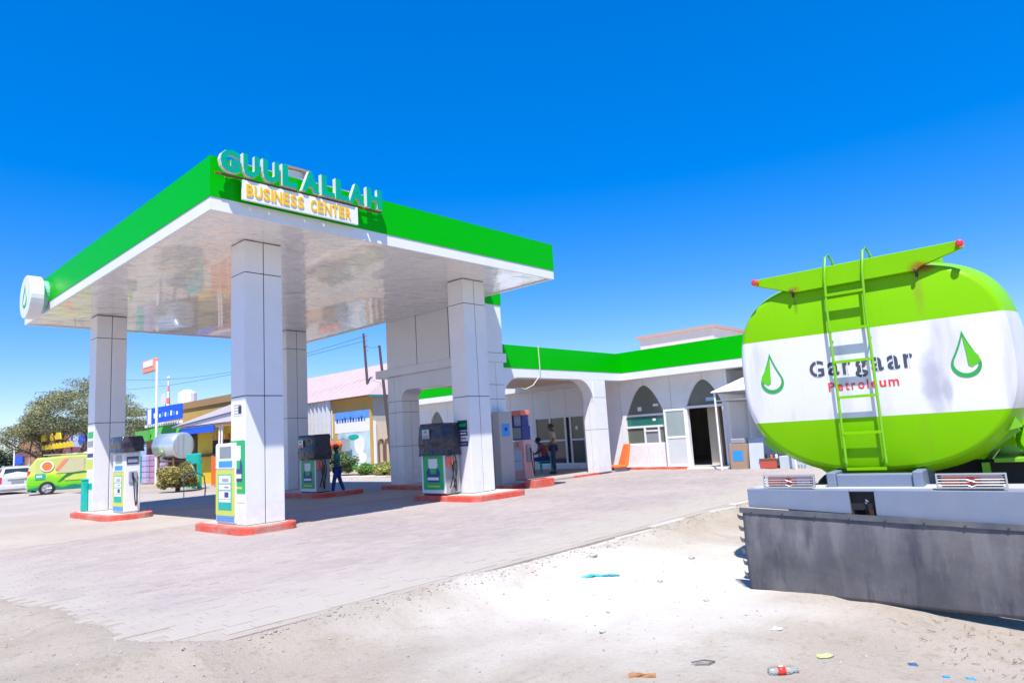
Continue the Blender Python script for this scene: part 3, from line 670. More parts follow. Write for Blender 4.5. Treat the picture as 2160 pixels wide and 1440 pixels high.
for a, b in zip(seams, seams[1:]):
    m0 = MB(); wall_panel(a+.006, b-.006, m0)
    z_ = [v[2] for v in m0.v]; zm = None
    for (oa, ob, oz0, *_q) in openings:
        if oa-.001 <= a and b <= ob+.001: zm = oz0+.02
    if zm is None: m0.build('cladding_panel', white, shop, True); continue
    lo_, hi_ = MB(), MB()
    for i in range(0, len(m0.v), 8):
        blk = m0.v[i:i+8]; (lo_ if max(v[2] for v in blk) <= zm else hi_).hexa(blk)
    for q_ in (lo_, hi_):
        if q_.v: q_.build('cladding_panel', white, shop, True)
bx('seam_backing', gap, shop, SX+.02, SX+.10, 17.76, 22.9, plz, 3.15)
for s_ in seams[1:-1]:
    if not any(a < s_ < b for (a, b, *_r) in openings): bx('seam_backing', gap, shop, SX+.02, SX+.1, s_-.006, s_+.006, plz, 3.15)
    else: bx('seam_backing', gap, shop, SX+.02, SX+.1, s_-.006, s_+.006, 2.98, 3.15)
# recessed right bay behind the gazebo and shell
bx('bay_wall', white, shop, 22.4, 22.5, SY0, 9.6, plz, 3.3)
bx('bay_return', white, shop, SX, 22.4, 9.5, 9.6, plz, 3.15)
bx('back_wall', inner, shop, 26.9, 27.0, SY0, SY1, plz, 3.4)
bx('end_wall', white, shop, SX+.15, 27, SY1-.1, SY1, plz, 3.42)
bx('inner_partition', inner, shop, SX+.2, 26.8, 9.62, 9.7, plz, 3.3)
bx('inner_partition', inner, shop, SX+.2, 26.8, 18.2, 18.3, plz, 3.3)
bx('inner_pillar', mat('beige_column', (.55,.50,.40), .7), shop, SX+.7, SX+1.0, 10.2, 10.62, plz, 3.3)
bx('inner_counter', wood, shop, SX+3, SX+3.6, 14.6, 17, plz, 1.1)
bx('floor_tiles', mat('floor_tile', (.60,.57,.52), .3), shop, 20.3, 26.8, 9.6, 18.1, plz, plz+.006)
# arch windows
def arch_pane(op, zlo, zhi, mm, name='pane', x=SX+.07):
    a, b, z0, zs, za, k = op; m0 = MB(); n = 28
    for i in range(n):
        p = a+(b-a)*i/n; q = a+(b-a)*(i+1)/n
        t0 = top_arch(min(max(p, a+1e-4), b-1e-4), (a+b)/2, (b-a)/2, zs, za); t1 = top_arch(min(max(q, a+1e-4), b-1e-4), (a+b)/2, (b-a)/2, zs, za)
        h0, h1 = min(t0, zhi), min(t1, zhi)
        if h0 <= zlo and h1 <= zlo: continue
        h0 = max(h0, zlo+.001); h1 = max(h1, zlo+.001)
        m0.hexa([(x,p,zlo),(x+.02,p,zlo),(x+.02,q,zlo),(x,q,zlo),(x,p,h0),(x+.02,p,h0),(x+.02,q,h1),(x,q,h1)])
    return m0.build(name, mm, fr, True)
op = openings[0]
fr = bx('window', alum, shop, SX+.03, SX+.11, op[0]+.03, op[1]-.03, 1.86, 1.93)
arch_pane(op, 1.93, 3, filmg); arch_pane(op, 1.52, 1.86, tealg); arch_pane(op, .88, 1.48, filmg)
bx('frame', alum, fr, SX+.03, SX+.11, op[0]+.02, op[1]-.02, 1.46, 1.53)
bx('frame', alum, fr, SX+.03, SX+.11, op[0]+.05, op[1]-.05, .88, .93)
for (p, q, z0, z1) in ((12.10,12.16,.7,1.46),(12.66,12.72,.7,1.46),(12.16,12.66,.70,.76),(12.16,12.66,1.32,1.37)): bx('frame', alum, fr, SX+.02, SX+.12, p, q, z0, z1)
bx('hatch_glass', mat('hatch_grey', (.25,.27,.30), .15), fr, SX+.05, SX+.07, 12.16, 12.66, .76, 1.32)
for (y, z, sx_, sz, mm) in ((12.85, 2.12, .16, .14, paper), (12.2, 2.22, .2, .08, paper), (12.3, 1.72, .12, .08, paper)):
    bx('window_sticker', mm, fr, SX+.062, SX+.068, y-sx_/2, y+sx_/2, z-sz/2, z+sz/2)
for y in (12.15, 12.62): bx('door_strip', alum, shop, SX-.012, SX-.002, y, y+.03, .12, .68)
op = openings[1]
fr = bx('doorway', alum, shop, SX-.02, SX+.12, op[0]+.0, op[1]+.02, 2.0, 2.08)
arch_pane(op, 2.08, 3, filmg)
bx('sticker', mat('pale_blue', (.35,.55,.70), .5), fr, SX+.055, SX+.068, 10.0, 10.3, 2.2, 2.32)
bx('frame', alum, fr, SX-.02, SX+.12, op[0]-.03, op[0]+.04, plz, 2.0); bx('frame', alum, fr, SX-.02, SX+.12, op[1]-.02, op[1]+.05, plz, 2.0)
bx('inner_door_frame', mat('navy_frame', (.03,.03,.12), .4), fr, SX+.22, SX+.30, 9.75, 9.83, plz+.01, 2.0)
# open white door leaf
lf = thing('open_door', 'white aluminium glass door leaf standing open beside the dark doorway', 'door', (SX-.04, 11.02, plz), rz=R(9))
MB().box(-.02, .02, .0, .07, .01, 1.93).build('stile', alum, lf); MB().box(-.02, .02, .70, .77, .01, 1.93).build('stile', alum, lf)
for z in (.01, .95, 1.86): MB().box(-.02, .02, .07, .70, z, z+.07).build('rail', alum, lf)
MB().box(-.006, .006, .07, .70, 1.02, 1.86).build('pane', mat('clear_grey_glass', (.30,.36,.36), .08, spec=.8), lf)
MB().box(-.006, .006, .07, .70, .08, .95).build('lower_panel', mat('pale_panel', (.55,.58,.60), .2), lf)
# porch glazing
op = openings[2]
fr = bx('glazed_front', alum, shop, SX+.02, SX+.10, op[0], op[1], 2.04, 2.10)
bx('frame', alum, fr, SX+.02, SX+.10, op[0], op[1], .25, .31)
edges = [14.45, 15.18, 15.28, 15.95, 16.2, 16.95, 17.7]
for e in edges: bx('frame', alum, fr, SX+.01, SX+.11, e-.035, e+.035, .31, 2.04)
for a, b in zip(edges, edges[1:]):
    if b-a < .12: continue
    if b-a < .3: bx('pane', darkm, fr, SX+.06, SX+.07, a+.035, b-.035, .31, 2.04); continue  # narrow one is an open gap, its darkness painted as a near-black sheet
    bx('frame', alum, fr, SX+.02, SX+.10, a+.035, b-.035, 1.15, 1.21)
    for z0, z1 in ((.31, 1.15), (1.21, 2.04)): bx('pane', glass, fr, SX+.05, SX+.065, a+.035, b-.035, z0, z1)
bx('white_sticker', paper, fr, SX+.04, SX+.048, 15.62, 15.72, 1.55, 1.68)
# small arch window left wing
op = openings[3]; fr = bx('window', alum, shop, SX+.03, SX+.11, op[0]+.1, op[1]-.1, 1.5, 1.56)
arch_pane(op, 1.56, 3, filmg); arch_pane(op, .9, 1.5, filmg)
# red kerb strip along shop
bx('red_kerb', redk, shop, 20.18, 20.275, 11.0, 13.9, -.02, .13, bevel=.01)
bx('white_step', paper, shop, 20.12, 20.275, 9.5, 10.98, -.02, .09, bevel=.01)
# porch A
AY = 13.1; AX0 = 13.98
bx('porch_fascia', green, shop, AX0, FX-.003, AY, AY+.09, 3.41, 4.08)
bx('porch_band', white, shop, AX0-.1, FX+.0, AY+.01, AY+.09, 3.14, 3.405)
bx('porch_roof', white, shop, AX0, FX+.09, AY+.1, 18.0, 3.45, 3.9)
bx('porch_soffit', tanm, shop, AX0, SX, AY+.1, 18.0, 3.30, 3.44)
bx('porch_beam', white, shop, AX0, FX-.1, AY+.095, AY+.42, 3.14, 3.30)
bx('porch_floor', concm, shop, 14.9, 20.28, AY+.05, 18.0, -.03, plz)
pillar(18.22, 18.92, AY+.0, AY+.45, plz, 3.14, shop, [1.5, 2.55])
fillet((18.22, AY+.012, 3.14), (-1,0,0), (0,0,-1), (0,.40,0), .75, 'arch_bracket', white, shop)
fillet((AX0-.1, AY+.012, 3.14), (1,0,0), (0,0,-1), (0,.40,0), .75, 'arch_bracket', white, shop)
bx('porch_step', redk, shop, 16.9, 18.2, AY+.0, AY+.05, .0, .11)
# upper storey behind
u = thing('rooftop_room', 'pale rooftop room with brown edged flat roof behind the green fascia', 'building', (26, 13, 4.0))
bx('wall', mat('pinkish_render', (.60,.52,.46), .8, var=.1), u, 24, 28.5, 11.45, 14.7, 3.9, 5.08)
bx('roof', mat('roof_edge_brown', (.42,.27,.22), .7), u, 23.88, 28.6, 11.33, 14.82, 5.08, 5.20)
# hanging cable at porch
t = MB().tube([(15.45, 13.02, 4.1), (15.42, 12.98, 3.4), (15.3, 12.97, 3.12), (15.05, 12.97, 2.9), (14.7, 12.97, 2.78), (14.3, 12.97, 2.82)], .014, 6).build('hanging_cable', mat('cream_cable', (.6,.55,.45), .5))
tag(t, 'cream cable hanging down over the green porch fascia', 'cable')
# gazebo
gz_ = thing('gazebo', 'small white pyramid top gazebo beside the shop doorway, partly behind the tanker', 'gazebo', (20.6, 8.35, 0))
cloth = mat('white_cloth', (.80,.80,.80), .8, bump=.01, bs=6)
A = [(19.42,9.55,2.42),(21.8,9.55,2.42),(21.8,7.15,2.42),(19.42,7.15,2.42),(20.6,8.35,3.05)]
MB().add(A+[(a[0],a[1],a[2]-.03) for a in A], [(0,1,4),(1,2,4),(2,3,4),(3,0,4),(5,9,6),(6,9,7),(7,9,8),(8,9,5),(0,5,6,1),(1,6,7,2),(2,7,8,3),(3,8,5,0)]).build('cloth_roof', cloth, gz_, True)
for x, y in ((19.5,9.47),(21.7,9.40),(21.7,7.25),(19.5,7.25)): MB().tube([(x,y,0 if x < 20 else plz),(x,y,2.40)], .03, 8).build('post', alum, gz_, True)
for z in (2.36, 2.12):
    MB().box(19.52, 21.7, 9.44, 9.47, z, z+.03).build('rail', greyp, gz_, True); MB().box(19.49, 19.52, 7.25, 9.44, z, z+.03).build('rail', greyp, gz_, True)
# goods right of shop
t = thing('carton', 'brown carton with a blue patch standing under the gazebo', 'box', (19.95, 9.1, 0))
MB().box(-.15, .35, -.30, .22, 0, .80).build('body', mat('carton_brown', (.36,.25,.18), .8), t, bevel=.01)
MB().box(-.156, -.151, -.20, .12, .30, .60).build('patch', skym, t); MB().box(-.1, .3, -.25, .18, .80, .96).build('contents', greyp, t, bevel=.03)
t = thing('leaning_board', 'pale grey sheet leaning next to the brown carton', 'board', (19.8, 8.55, 0))
MB().hexa([(-.02,-.28,0),(.02,-.28,0),(.02,.16,0),(-.02,.16,0),(.26,-.20,.95),(.30,-.20,.95),(.30,.24,.95),(.26,.24,.95)]).build('sheet', mat('pale_blue_grey', (.42,.47,.58), .5), t)
t = thing('display_bench', 'low red fronted bench with small goods beside the leaning sheet', 'bench', (19.8, 8.0, 0))
MB().box(0, .4, -.12, .42, .28, .34).build('top', wood, t); MB().box(-.01, .0, -.10, .40, .06, .27).build('front', mat('brick_red', (.5,.09,.06), .7), t)
for y in (-.08, .36): MB().box(.02, .06, y, y+.04, 0, .28).build('leg', wood, t); MB().box(.34, .38, y, y+.04, 0, .28).build('leg', wood, t)
for i, (y, r_, mm, lab) in enumerate(((.30,.05,black,'black small can at the left end of the low bench'), (.12,.035,orange,'small orange bottle in the middle of the low bench'), (-.03,.04,paper,'small white pot at the right end of the low bench'))):
    tag(MB().tube([(20.0, 8.0+y, .34), (20.0, 8.0+y, .34+r_*2.2), (20.0, 8.0+y, .34+r_*2.6), (20.0, 8.0+y, .34+r_*3.2)], [r_, r_, r_*.4, r_*.4], 10).build('small_container', mm), lab, 'container')
t = thing('white_crate', 'pale box with faded dark characters on the ground left of the tanker', 'box', (19.8, 7.4, 0))
MB().box(0, .5, -.45, .42, 0, .40).build('body', mat('pale_box', (.50,.56,.60), .6), t, bevel=.01)
for k, (y, z) in enumerate(((-.05,.24),(-.13,.24),(-.21,.24),(-.29,.24),(-.1,.06),(-.18,.06),(-.27,.06))): MB().box(-.006, -.001, y-.045, y, z, z+.10).build('faded_print', greyp, t)

# ------------------------------------------------------------ tanker
ta = -1.482; TX, TY = 7.129, 3.100
tz = -0.20
truck = thing('tanker_truck', 'lime green and white fuel tanker seen from behind, Gargaar Petroleum lettering on its rounded end', 'tanker truck', (TX, TY, 0), rz=ta)
# local: x = width (u), y = depth (v) with +y away from camera, z up
def outline(k=1.0, n=72, sx=1.0):
    pts = []
    for i in range(n):
        a = 2*math.pi*i/n; c, s_ = math.cos(a), math.sin(a); e = 3.2 if s_ > 0 else 2.45
        r_ = (abs(c/1.2)**e+abs(s_/.975)**e)**(-1/e)
        pts.append((1.2+r_*c*k*sx, 1.885+r_*s_*k))
    return pts
# rear cap: split in bands by z using many quads; bands: green>2.29, white 1.42..2.29, green below
n = 72
levels = [(-.0, 0.0, .02), (.3, 0.0, .02)]
prof = [(.0, -.055), (.25, -.053), (.5, -.046), (.75, -.034), (.9, -.02), (.965, -.008), (1.0, .02), (1.004, .05)]
def band(z): return 0
m0 = MB(); O = outline(1.0, n)
# body of tank in three colour bands, built by clipping the outline polygon to z ranges
def clip(poly, z0, z1):
    def half(P, z, up_):
        out = []
        for i in range(len(P)):
            a, b = P[i], P[(i+1) % len(P)]
            ia = (a[1] >= z) if up_ else (a[1] <= z); ib = (b[1] >= z) if up_ else (b[1] <= z)
            if ia: out.append(a)
            if ia != ib:
                t = (z-a[1])/(b[1]-a[1]); out.append((a[0]+(b[0]-a[0])*t, z))
        return out
    return half(half(poly, z0, True), z1, False)
BZ0, BZ1 = 1.425, 2.29
LEN = 6.4
rounds = [(.955, -.035), (.98, -.025), (.995, -.008), (1.0, .015)]
def tank_band(z0, z1, name, m_):
    m0 = MB(); polys = []
    for k, v in rounds+[(1.0, LEN)]:
        P = clip(outline(k, 96), z0, z1); polys.append((P, v))
    P, v = polys[0]
    m0.add([(p[0], v, p[1]) for p in P], [tuple(range(len(P)))])
    for (P, v), (Q, u_) in zip(polys, polys[1:]):
        # match by resampling on parameter: use horizontal edges mapping via angle
        def side(PP):
            ctr = (1.2, (z0+z1)/2)
            return PP
        A_ = [p for p in P]; B_ = [q for q in Q]
        if len(A_) != len(B_):
            B2 = []
            for p in A_:
                d = min(B_, key=lambda q: (q[0]-p[0])**2+(q[1]-p[1])**2); B2.append(d)
            B_ = B2
        k_ = len(A_)
        m0.add([(p[0], v, p[1]) for p in A_]+[(q[0], u_, q[1]) for q in B_], [(i, (i+1) % k_, k_+(i+1) % k_, k_+i) for i in range(k_)])
    o = m0.build(name, m_, truck, smooth=False)
    return o
def tank_mesh(name, z0, z1, m_):
    """band of the shell between heights: analytic sides x(z)"""
    def xz(z, k):
        dz = (z-1.885)/k; e = 3.2 if dz > 0 else 2.45
        q = 1-abs(dz/.975)**e
        return 1.2*k*(q**(1/e)) if q > 0 else 0.0
    N = 26; zs = []
    for i in range(N+1):
        t = i/N
        zs.append(z0+(z1-z0)*t)
    # denser near poles
    if z1 > 2.8: zs = [z0+(z1-z0)*math.sin(t*math.pi/2/N) for t in range(N+1)]
    if z0 < 1.0: zs = [z1+(z0-z1)*math.sin(t*math.pi/2/N) for t in range(N, -1, -1)]
    m0 = MB(); cols = rounds+[(1.015, .06), (1.045, .15), (1.068, .30), (1.08, 1.0), (1.08, LEN/2), (1.08, LEN)]
    vs = []; idx = {}
    for ci, (k, v) in enumerate(cols):
        for zi, z in enumerate(zs):
            zk = 1.885+(z-1.885)*k if (z1 > 2.8 or z0 < 1.0) and not (z in (BZ0, BZ1)) else z
            # keep band borders straight on all rings
            if z in (BZ0, BZ1): zk = z
            x_ = xz(zk, k)
            for s_ in (0, 1): idx[(ci, zi, s_)] = len(vs); vs.append((1.2+(x_ if s_ else -x_), v, zk))
    fs = []
    for zi in range(len(zs)-1): fs.append((idx[0,zi,0], idx[0,zi,1], idx[0,zi+1,1], idx[0,zi+1,0]))
    for ci in range(len(cols)-1):
        for zi in range(len(zs)-1):
            fs.append((idx[ci,zi,1], idx[ci+1,zi,1], idx[ci+1,zi+1,1], idx[ci,zi+1,1]))
            fs.append((idx[ci,zi,0], idx[ci,zi+1,0], idx[ci+1,zi+1,0], idx[ci+1,zi,0]))
    m0.add(vs, fs); o = m0.build(name, m_, truck, smooth=True)
    md = o.modifiers.new('es', 'EDGE_SPLIT'); md.split_angle = R(28)
    return o
ZTOP, ZBOT = 2.86, 0.91
tank_mesh('tank_top', BZ1, ZTOP, lime); tkw = tank_mesh('tank_white_band', BZ0, BZ1, tankw); tank_mesh('tank_bottom', ZBOT, BZ0, lime)
vf = -.036
# lettering on rear face
charc = mat('charcoal_letter', (.055,.065,.10), .5); redl = mat('red_letter', (.75,.04,.03), .45)
xx = .692; stencil = []
for c, wv in (('G',.150),('a',.118),('r',.088),('g',.125),('a',.118),('a',.118),('r',.09)):
    zb = 1.855+.012*(xx-.7); ht = .165 if c == 'G' else (.175 if c == 'g' else .135)
    if c == 'g': zb -= .045
    txt('letter', c, charc, tkw, (xx, vf, zb), (1,0,0), (0,0,1), wv-.012, ht, .003, w=False, off=.022)
    stencil.append((xx+(wv-.012)*(.52 if c in 'Gag' else .62), zb, ht)); xx += wv+.022
m0 = MB()
for x, z, h in stencil: m0.box(x-.004, x+.004, vf-.0045, vf-.003, z-.002, z+h+.002)
m0.build('stencil_gap', tankw, tkw)
xx = .852
for c, wv in (('P',.068),('e',.064),('t',.045),('r',.048),('o',.068),('l',.024),('e',.064),('u',.066),('m',.098)):
    txt('letter', c, redl, tkw, (xx, vf, 1.70+.01*(xx-.85)), (1,0,0), (0,0,1), wv-.010, .088 if c in 'Pl' else (.078 if c == 't' else .064), .003, w=False, off=.015)
    xx += wv+.0115
# drop emblems
gl = mat('emblem_green', (.10,.50,.0), .4); gd = mat('emblem_dark_green', (.03,.33,.06), .4)
for cx, fl in ((.308, -1), (2.03, 1)):
    P = teardrop(0, .43, .118)
    ring(P, .80, (cx, vf, 1.94), (1,0,0), (0,0,1), (0,-.003,0), 'drop_emblem', gd, tkw, w=False)
    leaf = [(0, .17), (.045*fl, .06), (.105*fl, -.03), (.108*fl, -.085), (.07*fl, -.10), (.045*fl, -.12), (.015*fl, -.10), (.012*fl, 0)]
    MB().prism(leaf, (cx, vf, 1.94), (1,0,0), (0,0,1), (0,-.005,0)).build('drop_leaf', gl, tkw)
# grey stain runs as a decal of dirt: thin dust film patch is part of paint (material), nothing here
# ladder
ld = MB()
def rail(u):
    return [(u+.075, .02, 2.88), (u+.085, .00, 3.02), (u+.06, -.05, 3.08), (u+.035, -.10, 3.05), (u+.015, -.12, 2.85), (u, -.12, 2.5), (u, -.12, 1.0), (u, -.12, .93)]
ladder = MB().tube([(p[0], p[1], p[2]) for p in rail(.945)], .013, 8).build('ladder', limed, truck, smooth=True)
MB().tube(rail(1.292), .013, 8).build('ladder_rail', limed, ladder, smooth=True)
for z in (.935, 1.28, 1.63, 1.98, 2.30, 2.66): MB().box(.945, 1.292, -.135, -.105, z-.013, z+.013).build('rung', lime, ladder)
for z in (1.1, 2.2): 
    for u_ in (.945, 1.292): MB().tube([(u_, -.12, z), (u_, -.03, z)], .008, 6).build('ladder_bracket', limed, ladder)
# light bar
P = [(.28,2.955),(2.11,2.975),(2.145,2.90),(1.80,2.80),(1.74,2.765),(.66,2.75),(.60,2.765),(.28,2.88)]
lb = MB().prism(P, (0,-.09,0), (1,0,0), (0,0,1), (0,.045,0)).build('light_bar', lime, truck, bevel=.006)
for x, z in ((.27, 2.918), (2.125, 2.935)): MB().tube([(x, -.16, z), (x, -.15, z), (x, -.06, z)], [.016,.034,.036], 12).build('marker_lamp', mat('red_lens', (.65,.03,.03), .15, coat=.8), lb)
for x in (.62, 1.75):
    MB().tube([(x, -.075, 2.79), (x, -.02, 2.70), (x, .02, 2.66)], .012, 6).build('bracket', black, lb)
    MB().ball((x, -.095, 2.775), .02, .015, .02).build('bolt', wood, lb)
MB().box(.5, 1.95, .3, 5.5, 2.83, 2.93).build('top_walkway', limed, truck, bevel=.02)
for yv in (1.2, 3.0, 4.8): MB().tube([(1.2, yv, 2.86), (1.2, yv, 3.02)], .26, 18).build('manhole', lime, truck, bevel=.01)
# rusty streak at the bracket
# chassis and cradle below the tank
MB().prism([(.12,1.40),(.12,1.20),(.20,1.12),(.32,1.08),(.46,1.14),(1.9,1.14),(2.36,1.26),(2.30,1.40)], (0,.10,0), (1,0,0), (0,0,1), (0,.10,0)).build('cradle', limed, truck)
MB().prism([(.44,1.12),(.56,.97),(.72,.84),(.80,.78),(1.25,.82),(1.62,.88),(2.1,1.05),(2.34,1.22),(2.3,1.3),(.44,1.3)], (0,.22,0), (1,0,0), (0,0,1), (0,.12,0)).build('cradle', limed, truck)
MB().box(.80, .88, -.35, 6.0, .62, .92).build('chassis_rail', steel, truck, bevel=.01); MB().box(1.52, 1.60, -.35, 6.0, .62, .92).build('chassis_rail', steel, truck, bevel=.01)
MB().box(.88, 1.52, -.32, -.2, .70, .90).build('cross_member', steel, truck, bevel=.01)
MB().box(1.0, 2.4, .6, .7, .2, .95).build('dark_void_sheet', darkm, truck)  # added dark sheet, paints the shaded void below the tank
for x0 in (.02, 1.80):
    for yv in (1.35, 2.65):
        wh = MB().tube([(x0, yv, .235), (x0+.06, yv, .235), (x0+.54, yv, .235), (x0+.58, yv, .235)], [.38,.435,.435,.38], 28).build('wheel', mat('tyre_black', (.02,.02,.022), .8), truck)
        MB().tube([(x0-.01, yv, .235), (x0+.59, yv, .235)], .23, 20).build('rim', redl, wh)
# side skirt/air tank on the right
MB().tube([(2.42, .6, 1.12), (2.42, .66, 1.12), (2.42, 1.5, 1.12)], [.10,.14,.14], 18).build('air_cylinder', lime, truck, smooth=False)
MB().box(2.1, 2.6, .45, 3.0, .93, .97).build('side_platform', limed, truck, bevel=.005)
MB().box(2.0, 2.06, .45, 3.0, .60, .93).build('side_platform_web', limed, truck)
# cab far ahead
cab = MB().box(.0, 2.4, 6.9, 8.8, .5, 2.7).build('cab', lime, truck, bevel=.12)
for x0 in (-.0, 2.05):
    wh = MB().tube([(x0, 7.8, .33), (x0+.06, 7.8, .33), (x0+.29, 7.8, .33), (x0+.35, 7.8, .33)], [.46,.52,.52,.46], 28).build('wheel', MATS['tyre_black'], truck)
# bumper
bv = -.60
m0 = MB()
for ua, ub in ((.11, 1.03), (1.235, 2.50)):
    za, zb = .625-.055*ua, .625-.055*ub; ta_, tb_ = .792-.009*ua, .792-.009*ub
    m0.hexa([(ua,bv,za),(ub,bv,zb),(ub,bv+.1,zb),(ua,bv+.1,za),(ua,bv,ta_),(ub,bv,tb_),(ub,bv+.1,tb_),(ua,bv+.1,ta_)])
if True: pass
m0.box(1.03, 1.235, bv+.002, bv+.10, .765, .780)
bp_ = m0.build('bumper', steel, truck, bevel=.006)
MB().box(.12, 2.49, bv+.1, bv+.5, .765, .785).build('bumper_shelf', mat('shelf_grey', (.42,.42,.42), .7, dust=.6), bp_)
MB().box(1.03, 1.235, bv+.05, bv+.2, .60, .765).build('hitch_recess', darkm, bp_); MB().tube([(1.16, bv-.0, .70), (1.18, bv+.02, .68), (1.165, bv+.04, .655), (1.15, bv+.05, .67)], .009, 6).build('hitch_hook', chrome, bp_)  # recess block coloured near-black for the shade inside the hitch opening
for x in (.75, 1.60): MB().box(x, x+.07, bv+.1, .2, .66, .76).build('bumper_arm', steel, bp_)
# lamp guards
def guard(u0, u1, z0, z1):
    g = MB().box(u0, u1, bv+.02, bv+.05, z0, z0+.012).build('lamp_guard', galv, truck)
    MB().box(u0, u1, bv+.02, bv+.05, z1-.012, z1).build('guard_bar', galv, g)
    MB().box(u0, u0+.012, bv+.02, bv+.05, z0+.012, z1-.012).build('guard_bar', galv, g); MB().box(u1-.012, u1, bv+.02, bv+.05, z0+.012, z1-.012).build('guard_bar', galv, g)
    k = 4; um = (u0+u1)/2
    for i in range(k):
        z = z0+.012+(z1-z0-.024)*(i+.7)/(k+.4); dz = .012*(1 if i % 2 else -1)
        MB().tube([(u0+.012, bv+.035, z), (um-.03, bv+.035, z), (um, bv+.035, z+dz), (um+.03, bv+.035, z), (u1-.012, bv+.035, z)], .0045, 6).build('guard_bar', galv, g)
    l = MB().box(u0+.03, u1-.03, bv+.07, bv+.11, z0+.01, z1-.02).build('tail_lamp', mat('lamp_body', (.16,.10,.16), .3), truck, bevel=.01)
    wd = (u1-u0-.08)/3
    for i, mm in enumerate((orange, MATS['red_lens'], mat('lens_pale', (.45,.35,.45), .2))):
        MB().box(u0+.04+i*wd, u0+.03+(i+1)*wd, bv+.062, bv+.0695, z0+.025, z1-.03).build('lens', mm, l, bevel=.003)
guard(.27, .745, .80, .925); guard(1.72, 2.215, .79, .915)
# rubber flap, hung askew and bulging
m0 = MB(); NU, NZ = 60, 26; fl_v = []; u0, u1 = .055, 2.60
def fz(u_, t):
    top = .615-.045*(u_); bot = -.165-.012*math.sin(u_*2.5)-.05*smooth01((u_-.9)/.8)
    return bot+(top-bot)*t
def fo(u_, t): return bv-.03-.035*math.sin(t*math.pi)*(.6+.4*math.sin(u_*3.1))-.012*mn.noise((u_*2.2, t*2.5, 1))-.03*(1-t)*mn.noise((u_*1.5, 0, 4))
for th in (0, .012):
    for i in range(NU+1):
        for j in range(NZ+1):
            u_ = u0+(u1-u0)*i/NU; t = j/NZ
            fl_v.append((u_, fo(u_, t)+th, fz(u_, t)))
K = (NU+1)*(NZ+1); fs = []
for i in range(NU):
    for j in range(NZ):
        a = i*(NZ+1)+j; b = a+NZ+1; fs += [(a, b, b+1, a+1), (K+a, K+a+1, K+b+1, K+b)]
for i in range(NU):
    a = i*(NZ+1); b = a+NZ+1; fs += [(a, K+a, K+b, b), (a+NZ, b+NZ, K+b+NZ, K+a+NZ)]
for j in range(NZ): fs += [(j, j+1, K+j+1, K+j), (NU*(NZ+1)+j, K+NU*(NZ+1)+j, K+NU*(NZ+1)+j+1, NU*(NZ+1)+j+1)]
flap = m0.add(fl_v, fs).build('mud_flap', rubber, truck, smooth=True)
m0 = MB(); n = 40
for i in range(n):
    a = .03+(2.55-.03)*i/n; b = .03+(2.55-.03)*(i+1)/n; za = fz(a, 1); zb = fz(b, 1)
    m0.hexa([(a, bv-.05, za-.045), (a, bv-.034, za-.045), (b, bv-.034, zb-.045), (b, bv-.05, zb-.045), (a, bv-.05, za+.004), (a, bv-.034, za+.004), (b, bv-.034, zb+.004), (b, bv-.05, zb+.004)])
m0.build('clamp_strip', mat('clamp_dark', (.07,.08,.10), .5, dust=.3), flap)
for i in range(9): MB().tube([(.15+.29*i, bv-.062, fz(.15+.29*i, 1)-.02), (.15+.29*i, bv-.05, fz(.15+.29*i, 1)-.02)], .009, 6).build('bolt', MATS['clamp_dark'], flap)
for i in range(6):
    z = .53-.108*i; c = .02-.01*i
    MB().prism([(.055, 0), (.02, .006), (-.005+.003*i, .022), (.0+.003*i, -.012), (.02, -.032), (.055, -.036)], (0, bv-.03, z), (1,0,0), (0,0,1), (0,.012,0)).build('flap_tab', rubber, flap)

# ------------------------------------------------------------ litter near camera
def litter(name, label, m_, pts, th=.004, z=0, extra=None):
    cx = sum(p[0] for p in pts)/len(pts); cy = sum(p[1] for p in pts)/len(pts)
    sk = 1 if name == 'blue_rag' or cy > 20 else .75
    pts = [(cx+(p[0]-cx)*sk, cy+(p[1]-cy)*sk) for p in pts]; m0 = MB(); k = len(pts); h = gz(cx, cy)
    rings_ = []
    big = max(math.hypot(p[0]-cx, p[1]-cy) for p in pts)
    fine = []
    for i in range(k):
        a, b = pts[i], pts[(i+1) % k]
        fine += [(a[0], a[1]), ((a[0]+b[0])/2+rnd.uniform(-.1, .1)*big, (a[1]+b[1])/2+rnd.uniform(-.1, .1)*big)]
    k = len(fine)
    for t_ in (1.0, .72, .38):
        rings_.append([(cx+(p[0]-cx)*t_+rnd.uniform(-.06, .06)*big, cy+(p[1]-cy)*t_+rnd.uniform(-.06, .06)*big, max(gz(p[0], p[1]), h)+.003+rnd.uniform(0, .22 if t_ < 1 else .10)*min(big, .09)) for p in fine])
    vs = [q for r_ in rings_ for q in r_]+[(cx, cy, h+.12*min(big, .1))]
    fs = [(a*k+i, a*k+(i+1) % k, (a+1)*k+(i+1) % k, (a+1)*k+i) for a in range(2) for i in range(k)]+[(2*k+i, 2*k+(i+1) % k, 3*k) for i in range(k)]
    b_ = len(vs); vs += [(q[0], q[1], q[2]-th) for q in rings_[0]]
    fs += [(i, b_+i, b_+(i+1) % k, (i+1) % k) for i in range(k)]
    return tag(m0.add(vs, fs).build(name, m_), label, 'litter')
clothb = mat('blue_rag', (.03,.38,.50), .8)
rag = [(6.01,4.68),(6.04,4.60),(6.12,4.60),(6.18,4.53),(6.24,4.50),(6.29,4.42),(6.37,4.40),(6.36,4.47),(6.28,4.50),(6.26,4.56),(6.17,4.60),(6.12,4.66)]
litter('blue_rag', 'crumpled bright blue rag on the pale dirt in front of the tanker flap', clothb, rag)
t = thing('drinks_bottle', 'clear plastic drinks bottle with red label lying on the dirt near the bottom edge', 'bottle', (4.47, 1.90, gz(4.47, 1.9)+.026), rz=R(-48))
t.scale = (.82, .82, .82)
